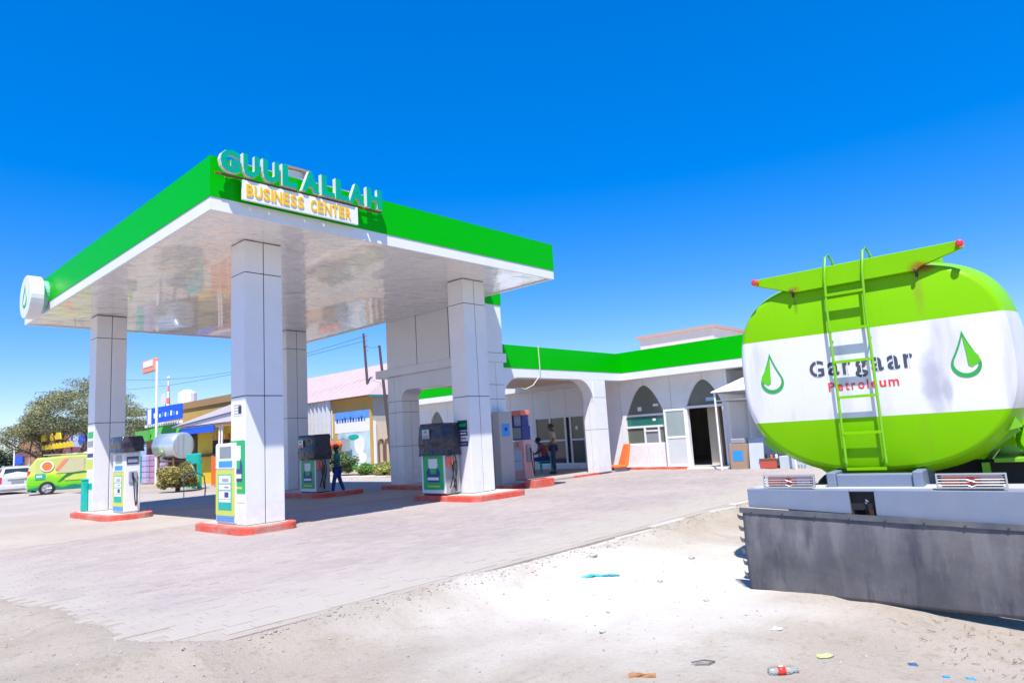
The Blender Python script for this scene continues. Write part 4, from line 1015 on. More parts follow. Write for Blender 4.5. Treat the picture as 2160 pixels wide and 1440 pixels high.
clear = mat('clear_plastic', (.75,.78,.75), .15, spec=.5); clear.node_tree.nodes['Principled BSDF'].inputs['Transmission Weight'].default_value = .8
MB().tube([(-.11,0,0),(-.105,0,0),(-.04,0,0)], [.02,.03,.03], 14).build('base', clear, t, smooth=True)
MB().tube([(-.04,0,0),(.02,0,0)], .031, 14).build('label_sleeve', redl, t, smooth=True)
MB().box(-.025, .005, -.012, .012, .0315, .033).build('label_print', paper, t)
MB().tube([(.02,0,0),(.06,0,0),(.10,0,0),(.12,0,0)], [.03,.028,.012,.011], 14).build('neck', clear, t, smooth=True)
MB().tube([(.12,0,0),(.135,0,0)], .014, 12).build('cap', clear, t)
litter('torn_carton', 'torn brown cardboard strip at the bottom edge of the picture', mat('torn_card', (.33,.16,.07), .8), [(3.80,2.66),(3.88,2.60),(3.97,2.50),(4.02,2.52),(3.96,2.62),(3.86,2.70)])
litter('crumpled_wrapper', 'yellow-green crumpled wrapper on the dirt below the flap', mat('wrapper_lime', (.45,.50,.20), .4), [(4.86,1.82),(4.93,1.74),(5.02,1.74),(5.05,1.82),(4.97,1.88)])
litter('blue_packet', 'small dark blue packet on the dirt right of the yellow wrapper', mat('packet_blue', (.04,.10,.25), .5), [(5.20,1.35),(5.24,1.29),(5.30,1.32),(5.27,1.38)])
litter('plastic_scrap', 'left of two light blue plastic scraps near the bottom right', skym, [(5.05,1.12),(5.09,1.08),(5.13,1.11),(5.08,1.14)])
litter('plastic_scrap', 'right of two light blue plastic scraps near the bottom right', skym, [(5.19,1.02),(5.24,.97),(5.28,1.0),(5.23,1.05)])
litter('paper_scrap', 'white paper scrap on the dirt between the bottle and the flap', paper, [(5.25,2.30),(5.30,2.22),(5.36,2.23),(5.35,2.31)])
litter('plastic_scrap', 'tiny turquoise scrap on the concrete left of the leftmost island', mat('turquoise', (.1,.5,.6), .5), [(6.25,27.6),(6.45,27.4),(6.5,27.8),(6.3,27.9)])
rock = mat('grey_rock', (.40,.38,.35), .9, var=.2, bump=.01, bs=20)
for (x, y, r_, lab) in ((6.72, 5.02, .06, 'flat grey stone at the broken kerb above the blue rag'), (6.35, 3.9, .04, 'small stone right of the blue rag towards the flap'), (5.9, 3.15, .035, 'small stone on the dirt left of the flap bottom'), (4.6, 3.4, .03, 'small stone in the middle of the white dirt'), (7.6, 4.2, .045, 'stone beside the upper left corner of the flap')):
    m0 = MB(); m0.ball((x, y, gz(x, y)+r_*.25), r_, r_*.8, r_*.5, 8, 5, .18); tag(m0.build('stone', rock), lab, 'stone')
tag(MB().tube([(4.28,2.42,gz(4.3,2.4)+.01),(4.33,2.34,gz(4.3,2.4)+.012),(4.40,2.33,gz(4.3,2.4)+.01),(4.38,2.40,gz(4.3,2.4)+.012),(4.30,2.45,gz(4.3,2.4)+.01)], .005, 5).build('wire_loop', rubber), 'thin dark loop of wire on the dirt left of the red labelled bottle', 'wire')
# twiggy debris under the flap at right
m0 = MB()
for k in range(80):
    x = rnd.uniform(5.4, 6.6); y = rnd.gauss(.9, .35); z = gz(x, y)+.01; a = rnd.uniform(0, 6.28); l_ = rnd.uniform(.01, .06)
    m0.tube([(x, y, z), (x+l_*math.cos(a), y+l_*math.sin(a), z+rnd.uniform(0, .02))], .0025, 4)
struct(m0.build('dry_twigs', mat('twig', (.22,.17,.10), .9, rand=.4)), 'stuff')

# ------------------------------------------------------------ orange seat
t = thing('vehicle_seat', 'loose orange reclining vehicle seat standing against the shop wall', 'seat', (19.62, 13.20, .0), rz=R(248))
MB().box(-.25, .25, -.42, .10, .16, .26).build('cushion', orange, t, bevel=.04)
MB().hexa([(-.25,.02,.2),(.25,.02,.2),(.25,.16,.2),(-.25,.16,.2),(-.19,.30,.95),(.19,.30,.95),(.19,.38,.95),(-.19,.38,.95)]).build('backrest', orange, t, bevel=.04)
for x in (-.18, .15): MB().box(x, x+.03, -.38, .12, .0, .16).build('seat_rail', greyp, t)
# ------------------------------------------------------------ low wall and cone behind the portal
t = thing('low_wall', 'low white panel wall behind the portal beside the pump', 'wall', (15.7, 19.2, 0))
MB().box(15.6, 15.75, 18.6, 19.75, -.02, 1.15).build('wall', white, t, True, bevel=.02)
t = thing('traffic_cone', 'small red and white cone lying by the low white wall', 'cone', (14.9, 18.9, 0))
MB().tube([(0,0,.02),(0,0,.10),(0,0,.22),(0,0,.34)], [.15,.11,.075,.03], 14).build('body', [redp], t); MB().box(-.2,.2,-.2,.2,0,.03).build('base', redp, t)
MB().tube([(0,0,.13),(0,0,.20)], [.115,.09], 14, cap=False).build('white_stripe', paper, t)
t = thing('luggage_trolley', 'low flat trolley with black wheels behind the portal', 'trolley', (15.1, 17.9, 0))
MB().box(-.2,.2,-.45,.45,.14,.20).build('deck', paper, t)
for x in (-.16,.16):
    for y in (-.35,.35): MB().tube([(x-.02,y,.07),(x+.02,y,.07)], .07, 12).build('wheel', black, t)

# ------------------------------------------------------------ people
def skin(name, V, E, m_, parent, sub=2, root=0):
    me = bpy.data.meshes.new(name); me.from_pydata([v[0] for v in V], E, []); me.materials.append(m_)
    o = bpy.data.objects.new(name, me); COL.objects.link(o); o.parent = parent
    sk = o.modifiers.new('skin', 'SKIN'); sk.use_smooth_shade = True
    if not me.skin_vertices: pass
    lay = me.skin_vertices[0].data if me.skin_vertices else None
    for i, v in enumerate(V):
        r_ = v[1]; lay[i].radius = (r_, r_) if not isinstance(r_, tuple) else r_
    lay[root].use_root = True
    sb = o.modifiers.new('sub', 'SUBSURF'); sb.levels = sub; sb.render_levels = sub
    return o
def person(label, loc, rz, J, skincol, shirt, trousers, hairm, cap=None, sc=1.0):
    """J joints: pelvis, chest, neck, head, per side: shoulder elbow wrist hip knee ankle (x = right, -y = facing)"""
    t = thing('person', label, 'person', loc, rz=rz)
    t.scale = (sc, sc, sc)
    sm = mat('skin_'+str(len(MATS)), skincol, .55, var=.1)
    j = {k: Vector(v) for k, v in J.items()}
    V = []; E = []; ix = {}
    def av(k, p, r_): ix[k] = len(V); V.append((tuple(p), r_)); return ix[k]
    def ed(a, b): E.append((ix[a], ix[b]))
    av('pel', j['pelvis'], (.135, .10)); av('waist', (j['pelvis']+j['chest'])/2, (.125, .09)); av('chest', j['chest'], (.155, .10)); av('neck', j['neck'], .052); av('jaw', j['head']+Vector((0,-.015,-.07)), (.06,.065)); av('head', j['head'], (.075,.09)); av('crown', j['head']+Vector((0,.01,.075)), (.06,.07))
    for a, b in (('pel','waist'),('waist','chest'),('chest','neck'),('neck','jaw'),('jaw','head'),('head','crown')): ed(a, b)
    for s_ in 'lr':
        av('sh'+s_, j['sh'+s_], .058); av('el'+s_, j['el'+s_], .040); av('wr'+s_, j['wr'+s_], .026); av('hip'+s_, j['hip'+s_], .085); av('kn'+s_, j['kn'+s_], .058); av('an'+s_, j['an'+s_], .038)
        d = (j['wr'+s_]-j['el'+s_]).normalized(); q = d.cross(Vector((1,0,0)) if abs(d.x) < .8 else Vector((0,1,0))).normalized()
        palm = j['wr'+s_]+d*.07; av('pa'+s_, palm, (.034,.016))
        for a, b in (('chest','sh'+s_),('sh'+s_,'el'+s_),('el'+s_,'wr'+s_),('wr'+s_,'pa'+s_),('pel','hip'+s_),('hip'+s_,'kn'+s_),('kn'+s_,'an'+s_)): ed(a, b)
    body = skin('body', V, E, sm, t, 2, 0)
    for s_ in 'lr':
        d = (j['wr'+s_]-j['el'+s_]).normalized(); q = d.cross(Vector((1,0,0)) if abs(d.x) < .8 else Vector((0,1,0))).normalized()
        palm = j['wr'+s_]+d*.07
        for f in range(4):
            b0 = palm+q*(.024-.016*f)+d*.005; ln = (.068,.078,.072,.056)[f]; bend = d.cross(q)*.018
            MB().tube([b0, b0+d*ln*.45, b0+d*ln*.75+bend*.6, b0+d*ln*.95+bend*1.4], [.009,.0085,.0075,.006], 6).build('finger', sm, body, smooth=True)
        b0 = j['wr'+s_]+d*.035+q*.026; MB().tube([b0, b0+d*.025+q*.022, b0+d*.05+q*.03], [.011,.010,.007], 6).build('thumb', sm, body, smooth=True)
        toe = j['an'+s_]
        MB().ball((toe.x, toe.y-.07, toe.z-.045), .045, .13, .045, 10, 6).build('shoe', black if cap is None else paper, t, smooth=True)
    # face
    h = j['head']
    MB().tube([h+Vector((0,-.088,.015)), h+Vector((0,-.108,-.022)), h+Vector((0,-.088,-.03))], [.008,.014,.008], 6).build('nose', sm, body, smooth=True)
    for x in (-.03,.03): MB().ball(h+Vector((x,-.083,.012)), .010, .006, .007, 8, 5).build('eye', black, body); 
    for x in (-.08,.08): MB().ball(h+Vector((x,.0,-.01)), .010, .02, .03, 8, 5).build('ear', sm, body, smooth=True)
    MB().box(h.x-.024, h.x+.024, h.y-.092, h.y-.082, h.z-.055, h.z-.047).build('mouth', mat('lip', (.18,.06,.05), .5), body)
    hb = MB(); hb.ball(h+Vector((0,.018,.035)), .085, .098, .088, 14, 9); hb.build('hair', hairm, t, smooth=True)
    if cap:
        MB().ball(h+Vector((0,.01,.06)), .092, .105, .075, 14, 8).build('cap', cap, t, smooth=True)
        MB().prism([(-.06,0),(.06,0),(.05,-.09),(-.05,-.09)], h+Vector((0,-.085,.045)), (1,0,0), (0,1,-.15), (0,0,.012)).build('cap_brim', cap, t)
    # shirt
    V = []; E = []; ix = {}
    av('pel', j['pelvis']+Vector((0,0,.03)), (.155,.12)); av('waist', (j['pelvis']+j['chest'])/2, (.15,.115)); av('chest', j['chest'], (.17,.12)); av('col', j['chest']*.35+j['neck']*.65, .075)
    ed('pel','waist'); ed('waist','chest'); ed('chest','col')
    for s_ in 'lr':
        e = j['sh'+s_]*.25+j['el'+s_]*.75
        av('sh'+s_, j['sh'+s_], .072); av('e'+s_, e, .062); ed('chest','sh'+s_); ed('sh'+s_,'e'+s_)
    skin('shirt', V, E, shirt, t)
    V = []; E = []; ix = {}
    av('pel', j['pelvis'], (.15,.12))
    for s_ in 'lr':
        an = j['an'+s_]*.9+j['kn'+s_]*.1
        av('hip'+s_, j['hip'+s_], .10); av('kn'+s_, j['kn'+s_], .072); av('an'+s_, an, .058); ed('pel','hip'+s_); ed('hip'+s_,'kn'+s_); ed('kn'+s_,'an'+s_)
    skin('trousers', V, E, trousers, t)
    return t
hairb = mat('black_hair', (.012,.010,.010), .7); navyc = mat('navy_cloth', (.015,.02,.07), .8); khaki = mat('khaki_cloth', (.42,.31,.22), .8); plaid = mat('plaid_cloth', (.22,.06,.09), .8, var=.9, vs=12)
bluec = mat('blue_cloth', (.01,.04,.22), .8); tealc = mat('teal_cloth', (.0,.20,.18), .7)
stand = dict(pelvis=(0,0,.93), chest=(0,.01,1.28), neck=(0,0,1.47), head=(0,-.02,1.60), shl=(-.19,.01,1.40), ell=(-.25,.03,1.12), wrl=(-.24,-.12,.92), shr=(.19,.01,1.40), elr=(.24,.02,1.12), wrr=(.20,-.14,1.0),
             hipl=(-.09,0,.88), knl=(-.10,-.02,.49), anl=(-.11,.02,.09), hipr=(.09,0,.88), knr=(.10,-.03,.49), anr=(.12,.0,.09))
st1 = dict(stand); st1.update(head=(0,-.06,1.58), neck=(0,-.01,1.46))
person('man in tan shirt and dark trousers standing on the shop porch with head bowed', (17.95, 14.75, plz), R(219), st1, (.12,.06,.04), khaki, navyc, hairb)
lean = dict(stand); lean.update(anl=(-.10,.24,.09), knl=(-.09,.10,.49), anr=(.10,-.16,.09), knr=(.09,-.10,.50), wrl=(-.16,-.28,1.05), ell=(-.24,-.08,1.14), wrr=(.14,-.30,1.10))
person('slim attendant in red cap, teal shirt and blue trousers beside the shaded pump', (11.20, 17.47, .045), R(237), lean, (.07,.035,.025), tealc, bluec, hairb, cap=mat('red_cap', (.65,.08,.05), .6), sc=.86)
sit = dict(pelvis=(0,.05,.50), chest=(0,-.05,.84), neck=(0,-.14,1.02), head=(0,-.22,1.13), shl=(-.19,-.08,.96), ell=(-.23,-.24,.72), wrl=(-.10,-.42,.66), shr=(.19,-.08,.96), elr=(.23,-.24,.72), wrr=(.10,-.42,.66),
           hipl=(-.10,.02,.48), knl=(-.13,-.42,.50), anl=(-.14,-.50,.09), hipr=(.10,.02,.48), knr=(.13,-.42,.50), anr=(.14,-.62,.09))
person('seated man in plaid shirt and blue trousers leaning forward on a green chair', (18.3, 15.45, plz), R(214), sit, (.11,.055,.04), plaid, bluec, hairb)
t = thing('plastic_chair', 'green plastic chair under the seated man on the porch', 'chair', (18.3, 15.45, plz), rz=R(214))
MB().box(-.22,.22,-.18,.24,.40,.43).build('seat', tealp, t, bevel=.01); MB().box(-.22,.22,.22,.26,.43,.82).build('backrest', tealp, t, bevel=.015)
for x in (-.2,.17):
    for y in (-.17,.21): MB().box(x, x+.035, y, y+.035, 0, .40).build('leg', tealp, t)

# ------------------------------------------------------------ vegetation
def foliage_mat(name, c, v=.35):
    m = mat(name, c, .7, var=.25, vs=2, rand=v); return m
def leaves(m0, c, rx, ry, rz, n, s0, rr, shell=.55, flat=False):
    for _ in range(n):
        while True:
            p = Vector((rr.uniform(-1,1), rr.uniform(-1,1), rr.uniform(-1,1)))
            if shell < p.length < 1: break
        q = Vector((c[0]+p.x*rx, c[1]+p.y*ry, c[2]+p.z*rz)); s_ = s0*rr.uniform(.5, 1.4)
        a = Vector((rr.gauss(0,1), rr.gauss(0,1), rr.gauss(0,.6))).normalized()*s_; b = a.cross(Vector((rr.gauss(0,1), rr.gauss(0,1), rr.gauss(0,1)))).normalized()*s_*.45
        k = len(m0.v); m0.v += [tuple(q-a), tuple(q+b), tuple(q+a), tuple(q-b)]; m0.f.append((k, k+1, k+2, k+3)); m0.mi.append(0)
# acacia
rr = random.Random(11)
tx, ty = 14.0, 56.0
tr_ = thing('acacia_tree', 'wide flat topped acacia tree behind the green van and leftmost column', 'tree', (tx, ty, 0))
m0 = MB(); tips = []
def grow(p, d, r_, ln, depth):
    pts = [p]; rs_ = [r_]; q = p
    for i in range(4):
        d = (d+Vector((rr.gauss(0,.12), rr.gauss(0,.12), rr.gauss(0,.05)))).normalized(); q = q+d*ln/4; pts.append(q); rs_.append(r_*(1-.12*(i+1)))
    m0.tube(pts, rs_, 6)
    if depth == 0: tips.append(q); return
    for k in range(3 if depth > 1 else 3):
        a = rr.uniform(0, 6.28); nd = (d*0.8+Vector((math.cos(a), math.sin(a), .25))*.75).normalized()
        grow(q, nd, r_*.55, ln*rr.uniform(.62,.85), depth-1)
    if depth < 3: tips.append(q)
for a in (.3, 2.3, 4.2): grow(Vector((tx+.25*math.cos(a), ty+.25*math.sin(a), -.05)), Vector((math.cos(a)*.45, math.sin(a)*.45, 1)).normalized(), .22, 1.95, 3)
m0.build('trunk', barkm, tr_, True, smooth=True)
m0 = MB(); m1 = MB()
# view across: crown spans perpendicular to view
vd = Vector((tx, ty, 0)).normalized(); side = Vector((vd.y, -vd.x, 0))
for i in range(230):
    a = rr.uniform(-1, 1); b = rr.uniform(-1, 1); rad = math.sqrt(max(0, 1-a*a*.9))
    base = Vector((tx, ty, 0))+side*(a*4.2+1.05)+vd*(b*3.6*rad)
    top = 3.0+4.4*(1-abs(a)**2.3)*(1-.25*b*b); zz = rr.uniform(3.5-.5*a, top) if rr.random() < .7 else top-rr.uniform(0, .8)
    s_ = rr.uniform(.5, 1.0)
    leaves(m0 if rr.random() < .6 else m1, (base.x, base.y, zz), s_*1.15, s_*1.15, s_*.42, 230, .062, rr, .15)
for p in tips: leaves(m1, p,   .7, .7, .35, 120, .06, rr, .1)
m0.build('crown', foliage_mat('acacia_light', (.27,.28,.13)), tr_, True); m1.build('crown', foliage_mat('acacia_dark', (.18,.20,.10)), tr_, True)
def shrub(name, label, x, y, rx, ry, h, n, c1, c2, seed, leaf=.05, base=0):
    r3 = random.Random(seed); t = thing(name, label, 'shrub', (x, y, base))
    m0 = MB(); m1 = MB(); st = MB()
    for i in range(14):
        a = r3.uniform(0, 6.28); d = r3.uniform(.2, .9); q = Vector((x+rx*d*math.cos(a), y+ry*d*math.sin(a), base+h*r3.uniform(.5,.9)))
        st.tube([(x+r3.uniform(-.1,.1), y+r3.uniform(-.1,.1), base-.03), ((x*1.2+q.x*.8)/2, (y*1.2+q.y*.8)/2, base+h*.4), q], [.02,.014,.005], 5)
    st.build('stems', barkm, t, True)
    for i in range(26):
        a = r3.uniform(0, 6.28); d = math.sqrt(r3.random())*.85; zz = base+h*(.25+.6*r3.random()*(1-d*.5))
        leaves(m0 if i % 2 else m1, (x+rx*d*math.cos(a), y+ry*d*math.sin(a), zz), rx*.36, ry*.36, h*.2, n//26, leaf, r3, .1)
    m0.build('foliage', foliage_mat(name+str(seed)+'a', c1), t, True); m1.build('foliage', foliage_mat(name+str(seed)+'b', c2), t, True); return t
shrub('yellow_green_bush', 'dusty yellow-green bush at the roadside below the silver water tank', 11.9, 31.0, .78, .9, 1.35, 9000, (.36,.31,.09), (.24,.22,.07), 1, .05)
shrub('garden_shrub', 'grey-green leafy shrub before the blue painted house wall', 18.6, 28.8, .8, 1.0, 1.45, 6000, (.10,.16,.07), (.14,.22,.08), 2, .06)
shrub('garden_shrub', 'bright green low shrub right of the grey-green one before the house', 19.0, 27.1, .55, .7, .75, 3500, (.10,.30,.05), (.16,.28,.06), 3, .05)
shrub('garden_shrub', 'pale yellow-green shrub at the foot of the leaning poles', 18.8, 25.3, .6, .7, .75, 4000, (.34,.36,.10), (.25,.28,.08), 4, .05)
shrub('garden_shrub', 'dry reddish plants left of the grey-green shrub', 18.2, 30.2, .5, .6, .5, 2200, (.35,.16,.09), (.30,.22,.08), 5, .05)
shrub('dark_bush', 'dark green bush below the orange hill at the left edge', 19.0, 104, 4.2, 3.2, 4.4, 9000, (.07,.12,.07), (.05,.09,.06), 6, .22)

# ------------------------------------------------------------ utility poles and wires
def upole(label, p0, p1, arms=True):
    t = thing('utility_pole', label, 'pole', p0)
    m0 = MB().tube([p0, p1], [.11,.075], 8).build('shaft', mat('weathered_pole', (.09,.06,.06), .8), t, True)
    d = (Vector(p1)-Vector(p0)).normalized()
    if arms:
        for k in range(4):
            q = Vector(p1)-d*(.15+.32*k); MB().tube([q+Vector((-.02,-.06,0)), q+Vector((.12,-.16,.0)), q+Vector((.12,-.16,.08))], [.02,.05,.03], 8).build('insulator', mat('insulator_mauve', (.22,.12,.28), .4), t, True)
    return t
upole('leaning utility pole with a column of insulators seen under the canopy', (25.8, 36.0, -.1), (25.3, 36.0, 8.6))
upole('thin dark leaning pole right of the insulator pole', (25.0, 33.0, -.1), (24.31, 33.0, 7.36), arms=False)
for k, (a, b) in enumerate((((25.3,36,8.4),(20,70,9)), ((25.3,36,8.1),(16,75,8.2)), ((25.3,36,7.8),(24.31,33,7.3)))):
    A, B = Vector(a), Vector(b); pts = [A.lerp(B, i/12)-Vector((0,0,1))*(1.1*math.sin(i/12*math.pi)*(1 if k < 2 else .1)) for i in range(13)]
    tag(MB().tube(pts, .012, 4).build('overhead_wire', black), ('upper long thin wire running left from the insulator pole', 'lower long thin wire running left from the insulator pole', 'short wire between the two leaning poles')[k], 'wire')

# ------------------------------------------------------------ house behind canopy
hs_ = thing('roadside_house', 'ochre house with pale pink hipped sheet roof, metal wall and blue hand painted sign', 'house', (26, 36, 0))
HX, HY = 24.5, 34.4
corr = mat('corrugated_white', (.62,.62,.64), .35, metal=.3, var=.1); roofp = mat('pale_pink_roof', (.46,.36,.355), .6, var=.08, vs=1.2)
bx('wall', ochre, hs_, HX, HX+.2, HY, 38.6, -.05, 4.45)
bx('wall', mat('grey_beige_wall', (.40,.38,.33), .8, var=.15), hs_, HX+.2, 31, HY, HY+.2, -.05, 4.45)
bx('wall', ochre, hs_, HX+.003, HX+.2, 38.6, 50, -.05, 2.0)
m0 = MB(); n = 46; y = 38.6; pts = []
for i in range(n*4+1): pts.append((HX-.12+.11*math.sin(i*math.pi/4), 38.6+i*11.4/(n*4)))
k = len(pts); m0.add([(p[0], p[1], .9) for p in pts]+[(p[0], p[1], 4.46) for p in pts]+[(p[0]+.02, p[1], .9) for p in pts]+[(p[0]+.02, p[1], 4.46) for p in pts], [(i, i+1, k+i+1, k+i) for i in range(k-1)]+[(2*k+i+1, 2*k+i, 3*k+i, 3*k+i+1) for i in range(k-1)])
m0.build('corrugated_wall', corr, hs_, True)
# roof: hip
ex0, ex1, ey0, ey1 = HX-.35, 31.5, HY-.35, 50.4; rx = 28.0; rz_ = 6.9; ez = 4.48
m0 = MB().add([(ex0,ey0,ez),(ex1,ey0,ez),(ex1,ey1,ez),(ex0,ey1,ez),(rx,ey0+1.6,rz_),(rx,ey1-2,rz_)], [(0,1,4),(1,2,5,4),(2,3,5),(3,0,4,5),(0,3,2,1)])
m0.build('roof', roofp, hs_, True)
for i in range(17): # standing ribs of the roof sheets on the visible slope
    y = ey0+1.7+i*.82
    if y > ey1-2: break
    MB().tube([(ex0, y, ez+.015), (rx, y, rz_+.015)], .018, 4).build('roof_rib', roofp, hs_, True)
bx('eave_beam', mat('teal_trim', (.0,.22,.22), .5), hs_, ex0+.05, ex1, ey0-.04, ey0, ez-.12, ez)
bx('lower_wall', mat('peach_wall', (.62,.50,.36), .8, var=.15), hs_, HX+.2, 31, HY-.02, HY, -.05, 2.85)
# painted signs on wall
bx('sign_panel', mat('painted_blue', (.10,.30,.75), .6, var=.3), hs_, HX-.02, HX, 34.5, 38.3, 3.1, 3.62)
bx('sign_panel', paper, hs_, HX-.018, HX, 34.5, 38.3, 2.3, 3.1)
for k in range(11): bx('painted_letter', navy if k % 3 else skym, hs_, HX-.03, HX-.021, 34.9+k*.3, 35.08+k*.3, 2.95, 3.2+.06*(k % 2))
bx('mural', mat('mural_pale', (.45,.60,.66), .7, var=.5, vs=1.3), hs_, HX-.022, HX, 34.5, 38.0, .1, 2.28)
for k, (y, z, ry, rz2, mm) in enumerate(((35.6,1.5,.55,.6,paper),(36.8,.9,.5,.55,mat('mural_blue',(.2,.45,.7),.6)),(37.4,1.7,.35,.3,tealp),(35.3,.7,.45,.35,paper),(36.2,2.0,.6,.16,tealp))):
    MB().prism([(ry*math.cos(i*.4488), rz2*math.sin(i*.4488)) for i in range(14)], (HX-.026-.002*k, y, z), (0,1,0), (0,0,1), (-.004,0,0)).build('mural_figure', mm, hs_, True)
def archring(x0, x1, y, z1, parent):
    n = 8; r_ = (x1-x0)/2; pts = [(x0, y, .1)]+[((x0+x1)/2-r_*math.cos(math.pi*i/n), y, z1-r_+r_*math.sin(math.pi*i/n)) for i in range(n+1)]+[(x1, y, .1)]
    MB().tube(pts, .05, 5).build('arch_outline', wood, parent, True)
archring(25.0, 25.35, HY-.06, 1.75, hs_); archring(25.5, 25.85, HY-.06, 1.75, hs_)
bx('white_post', paper, hs_, 24.66, 24.82, HY-.12, HY-.03, 0, 2.9); bx('white_post', paper, hs_, 26.0, 26.15, HY-.12, HY-.03, 0, 2.9)
t = thing('fruit_shelf', 'shelf with three orange heaps before the painted house wall', 'shelf', (24.0, 37.6, 0))
MB().box(23.8, 24.2, 36.2, 39.0, 1.15, 1.9).build('frame', greyp, t, True)
for k in range(3): tag(MB().ball((23.72, 36.75+.85*k, 1.62), .12, .32, .22, 10, 6, .08).build('orange_heap', orange), ('right', 'middle', 'left')[k]+' of three orange heaps on the shelf before the house', 'goods', 'orange heaps on the shelf')
gbx = bx('garden_strip', mat('brown_soil', (.42,.30,.20), .95, var=.2), None, 17.6, 20.0, 23.6, 32.0, -.1, .06); struct(gbx)
kb = bx('garden_kerb', mat('pale_kerb', (.62,.58,.52), .8, dust=.4), None, 17.3, 17.6, 23.4, 36.0, -.1, .12); struct(kb)

# ------------------------------------------------------------ left row of shops
QX = 15.5
sr = thing('colourful_shop', 'open fronted shop with blue awning, orange walls and pale lean-to roof', 'shop', (17, 36, 0))
bx('wall', yel, sr, QX+.5, QX+.6, 34.6, 38.9, -.05, 2.9); bx('wall', orange, sr, QX, QX+.6, 31.6, 33.3, -.05, 2.98)
bx('counter', wood, sr, QX+.30, QX+.5, 34.8, 38.3, 1.35, 1.5); bx('opening', darkm, sr, QX+.47, QX+.5, 34.9, 36.9, 1.5, 2.2)  # opening is a near-black sheet painting the shade inside
for k in range(7): bx('shelf_goods', (orange, yel, redp, tealp)[k % 4], sr, QX+.40, QX+.465, 34.9+k*.28, 35.1+k*.28, 2.25, 2.5)
bx('awning', blueb, sr, QX-.35, QX-.28, 34.9, 39.1, 2.62, 2.95)
bx('awning_frame', paper, sr, QX-.3, QX+.4, 34.9, 39.2, 2.95, 3.0)
for y in (34.2, 34.5): MB().tube([(QX-.3, y, 0), (QX-.2, y, 2.9)], .05, 6).build('post', paper, sr, True)
# lean-to roof, sloping down to the left
rf_ = mat('pale_lilac_roof', (.66,.60,.64), .5, var=.06)
MB().hexa([(QX-.4,31.5,3.02),(QX+1.5,31.5,3.02),(QX+1.5,40.2,3.05),(QX-.4,40.2,3.05),(QX-.4,31.5,3.98),(QX+1.5,31.5,4.1),(QX+1.5,40.2,3.12),(QX-.4,40.2,3.12)]).build('roof', rf_, sr, True)
MB().tube([(QX-.44,31.5,3.52),(QX-.44,40.0,3.08)], .03, 5).build('gutter', navy, sr, True)
oc = thing('ochre_building', 'long ochre building with brown parapet behind the lean-to shop', 'building', (22, 46, 0))
bx('wall', ochre, oc, 19, 21.6, 40.2, 52, -.05, 4.65); bx('parapet', mat('brown_parapet', (.36,.22,.10), .8), oc, 18.9, 21.7, 40.1, 52.1, 4.65, 5.1)
gs = thing('green_awning_shop', 'shop with curved green awning and dark interior behind the flag pole', 'shop', (17, 43, 0))
bx('wall', mat('dark_interior_wall', (.10,.06,.04), .8, var=.4), gs, QX+.6, QX+.8, 39.3, 47, -.05, 3.3)  # wall coloured dark to stand for the unlit shop interior
m0 = MB(); n = 14
for i in range(n):
    a = i/n; b = (i+1)/n; y0 = 46.4-7.0*a; y1 = 46.4-7.0*b; h0 = 3.05+.45*math.sin(a*math.pi); h1 = 3.05+.45*math.sin(b*math.pi); d0 = 2.45+.15*math.sin(a*math.pi*2); d1 = 2.45+.15*math.sin(b*math.pi*2)
    m0.hexa([(QX-.2,y1,d1),(QX-.1,y1,d1),(QX-.1,y0,d0),(QX-.2,y0,d0),(QX+.1,y1,h1),(QX+.2,y1,h1),(QX+.2,y0,h0),(QX+.1,y0,h0)])
m0.build('awning', mat('leaf_green_canvas', (.08,.40,.05), .7, var=.4, vs=.8), gs, True)
bx('green_box_sign', mat('leaf_green_board', (.10,.42,.07), .6), gs, QX-.35, QX-.22, 44.0, 46.2, 2.5, 3.15)
sgn = thing('blue_signboard', 'tilted blue signboard with white lettering strip on a rooftop', 'sign', (QX, 42.7, 3.5))
MB().hexa([(QX,39.9,3.60),(QX+.08,39.9,3.60),(QX+.08,45.3,3.52),(QX,45.3,3.52),(QX,39.9,4.46),(QX+.08,39.9,4.46),(QX+.08,45.3,4.50),(QX,45.3,4.50)]).build('board', blueb, sgn, True)
MB().box(QX, QX+.06, 39.9, 45.6, 3.34, 3.50).build('white_strip', paper, sgn, True); MB().box(QX-.012, QX-.003, 44.5, 45.1, 3.52, 4.46).build('white_end', paper, sgn, True)
for k in range(9): MB().box(QX-.02, QX-.004, 40.4+k*.43, 40.62+k*.43, 3.85, 4.05+.05*(k % 3)).build('painted_mark', skym if k % 2 else paper, sgn, True)
for k in range(14): MB().box(QX-.015, QX-.003, 40.2+k*.36, 40.4+k*.36, 3.37, 3.47).build('painted_mark', (greyp, redp)[k % 3 == 0], sgn, True)
for y in (40.5, 44.8): MB().tube([(QX+.12, y, 2.9), (QX+.12, y, 4.4)], .04, 6).build('post', galv, sgn, True)
wt = thing('rooftop_tank', 'white plastic water tank on the roof behind the blue signboard', 'water tank', (19.5, 49.2, 5.1))
MB().tube([(0,0,0),(0,0,.75),(0,0,.92),(0,0,1.0)], [.62,.62,.35,.2], 18).build('tank', paper, wt); MB().box(-.5,.5,-.5,.5,-.02,.02).build('stand', galv, wt)
dsh = thing('satellite_dish', 'white satellite dish on the roof left of the mast', 'dish', (19.5, 53.2, 5.2))
MB().tube([(0,0,.5),(-.08,0,.5),(-.16,0,.5)], [.1,.4,.52], 16).build('dish', paper, dsh); MB().tube([(0,0,0),(0,0,.5)], .03, 6).build('post', galv, dsh)
ms = thing('lattice_mast', 'small red and white lattice mast with white tip on the rooftop', 'mast', (19, 51.3, 4.8))
for k in range(5): MB().tube([(0,0,.45*k),(0,0,.45*(k+1))], [.16-.025*k,.135-.025*k], 4).build('mast_section', redp if k % 2 else paper, ms)
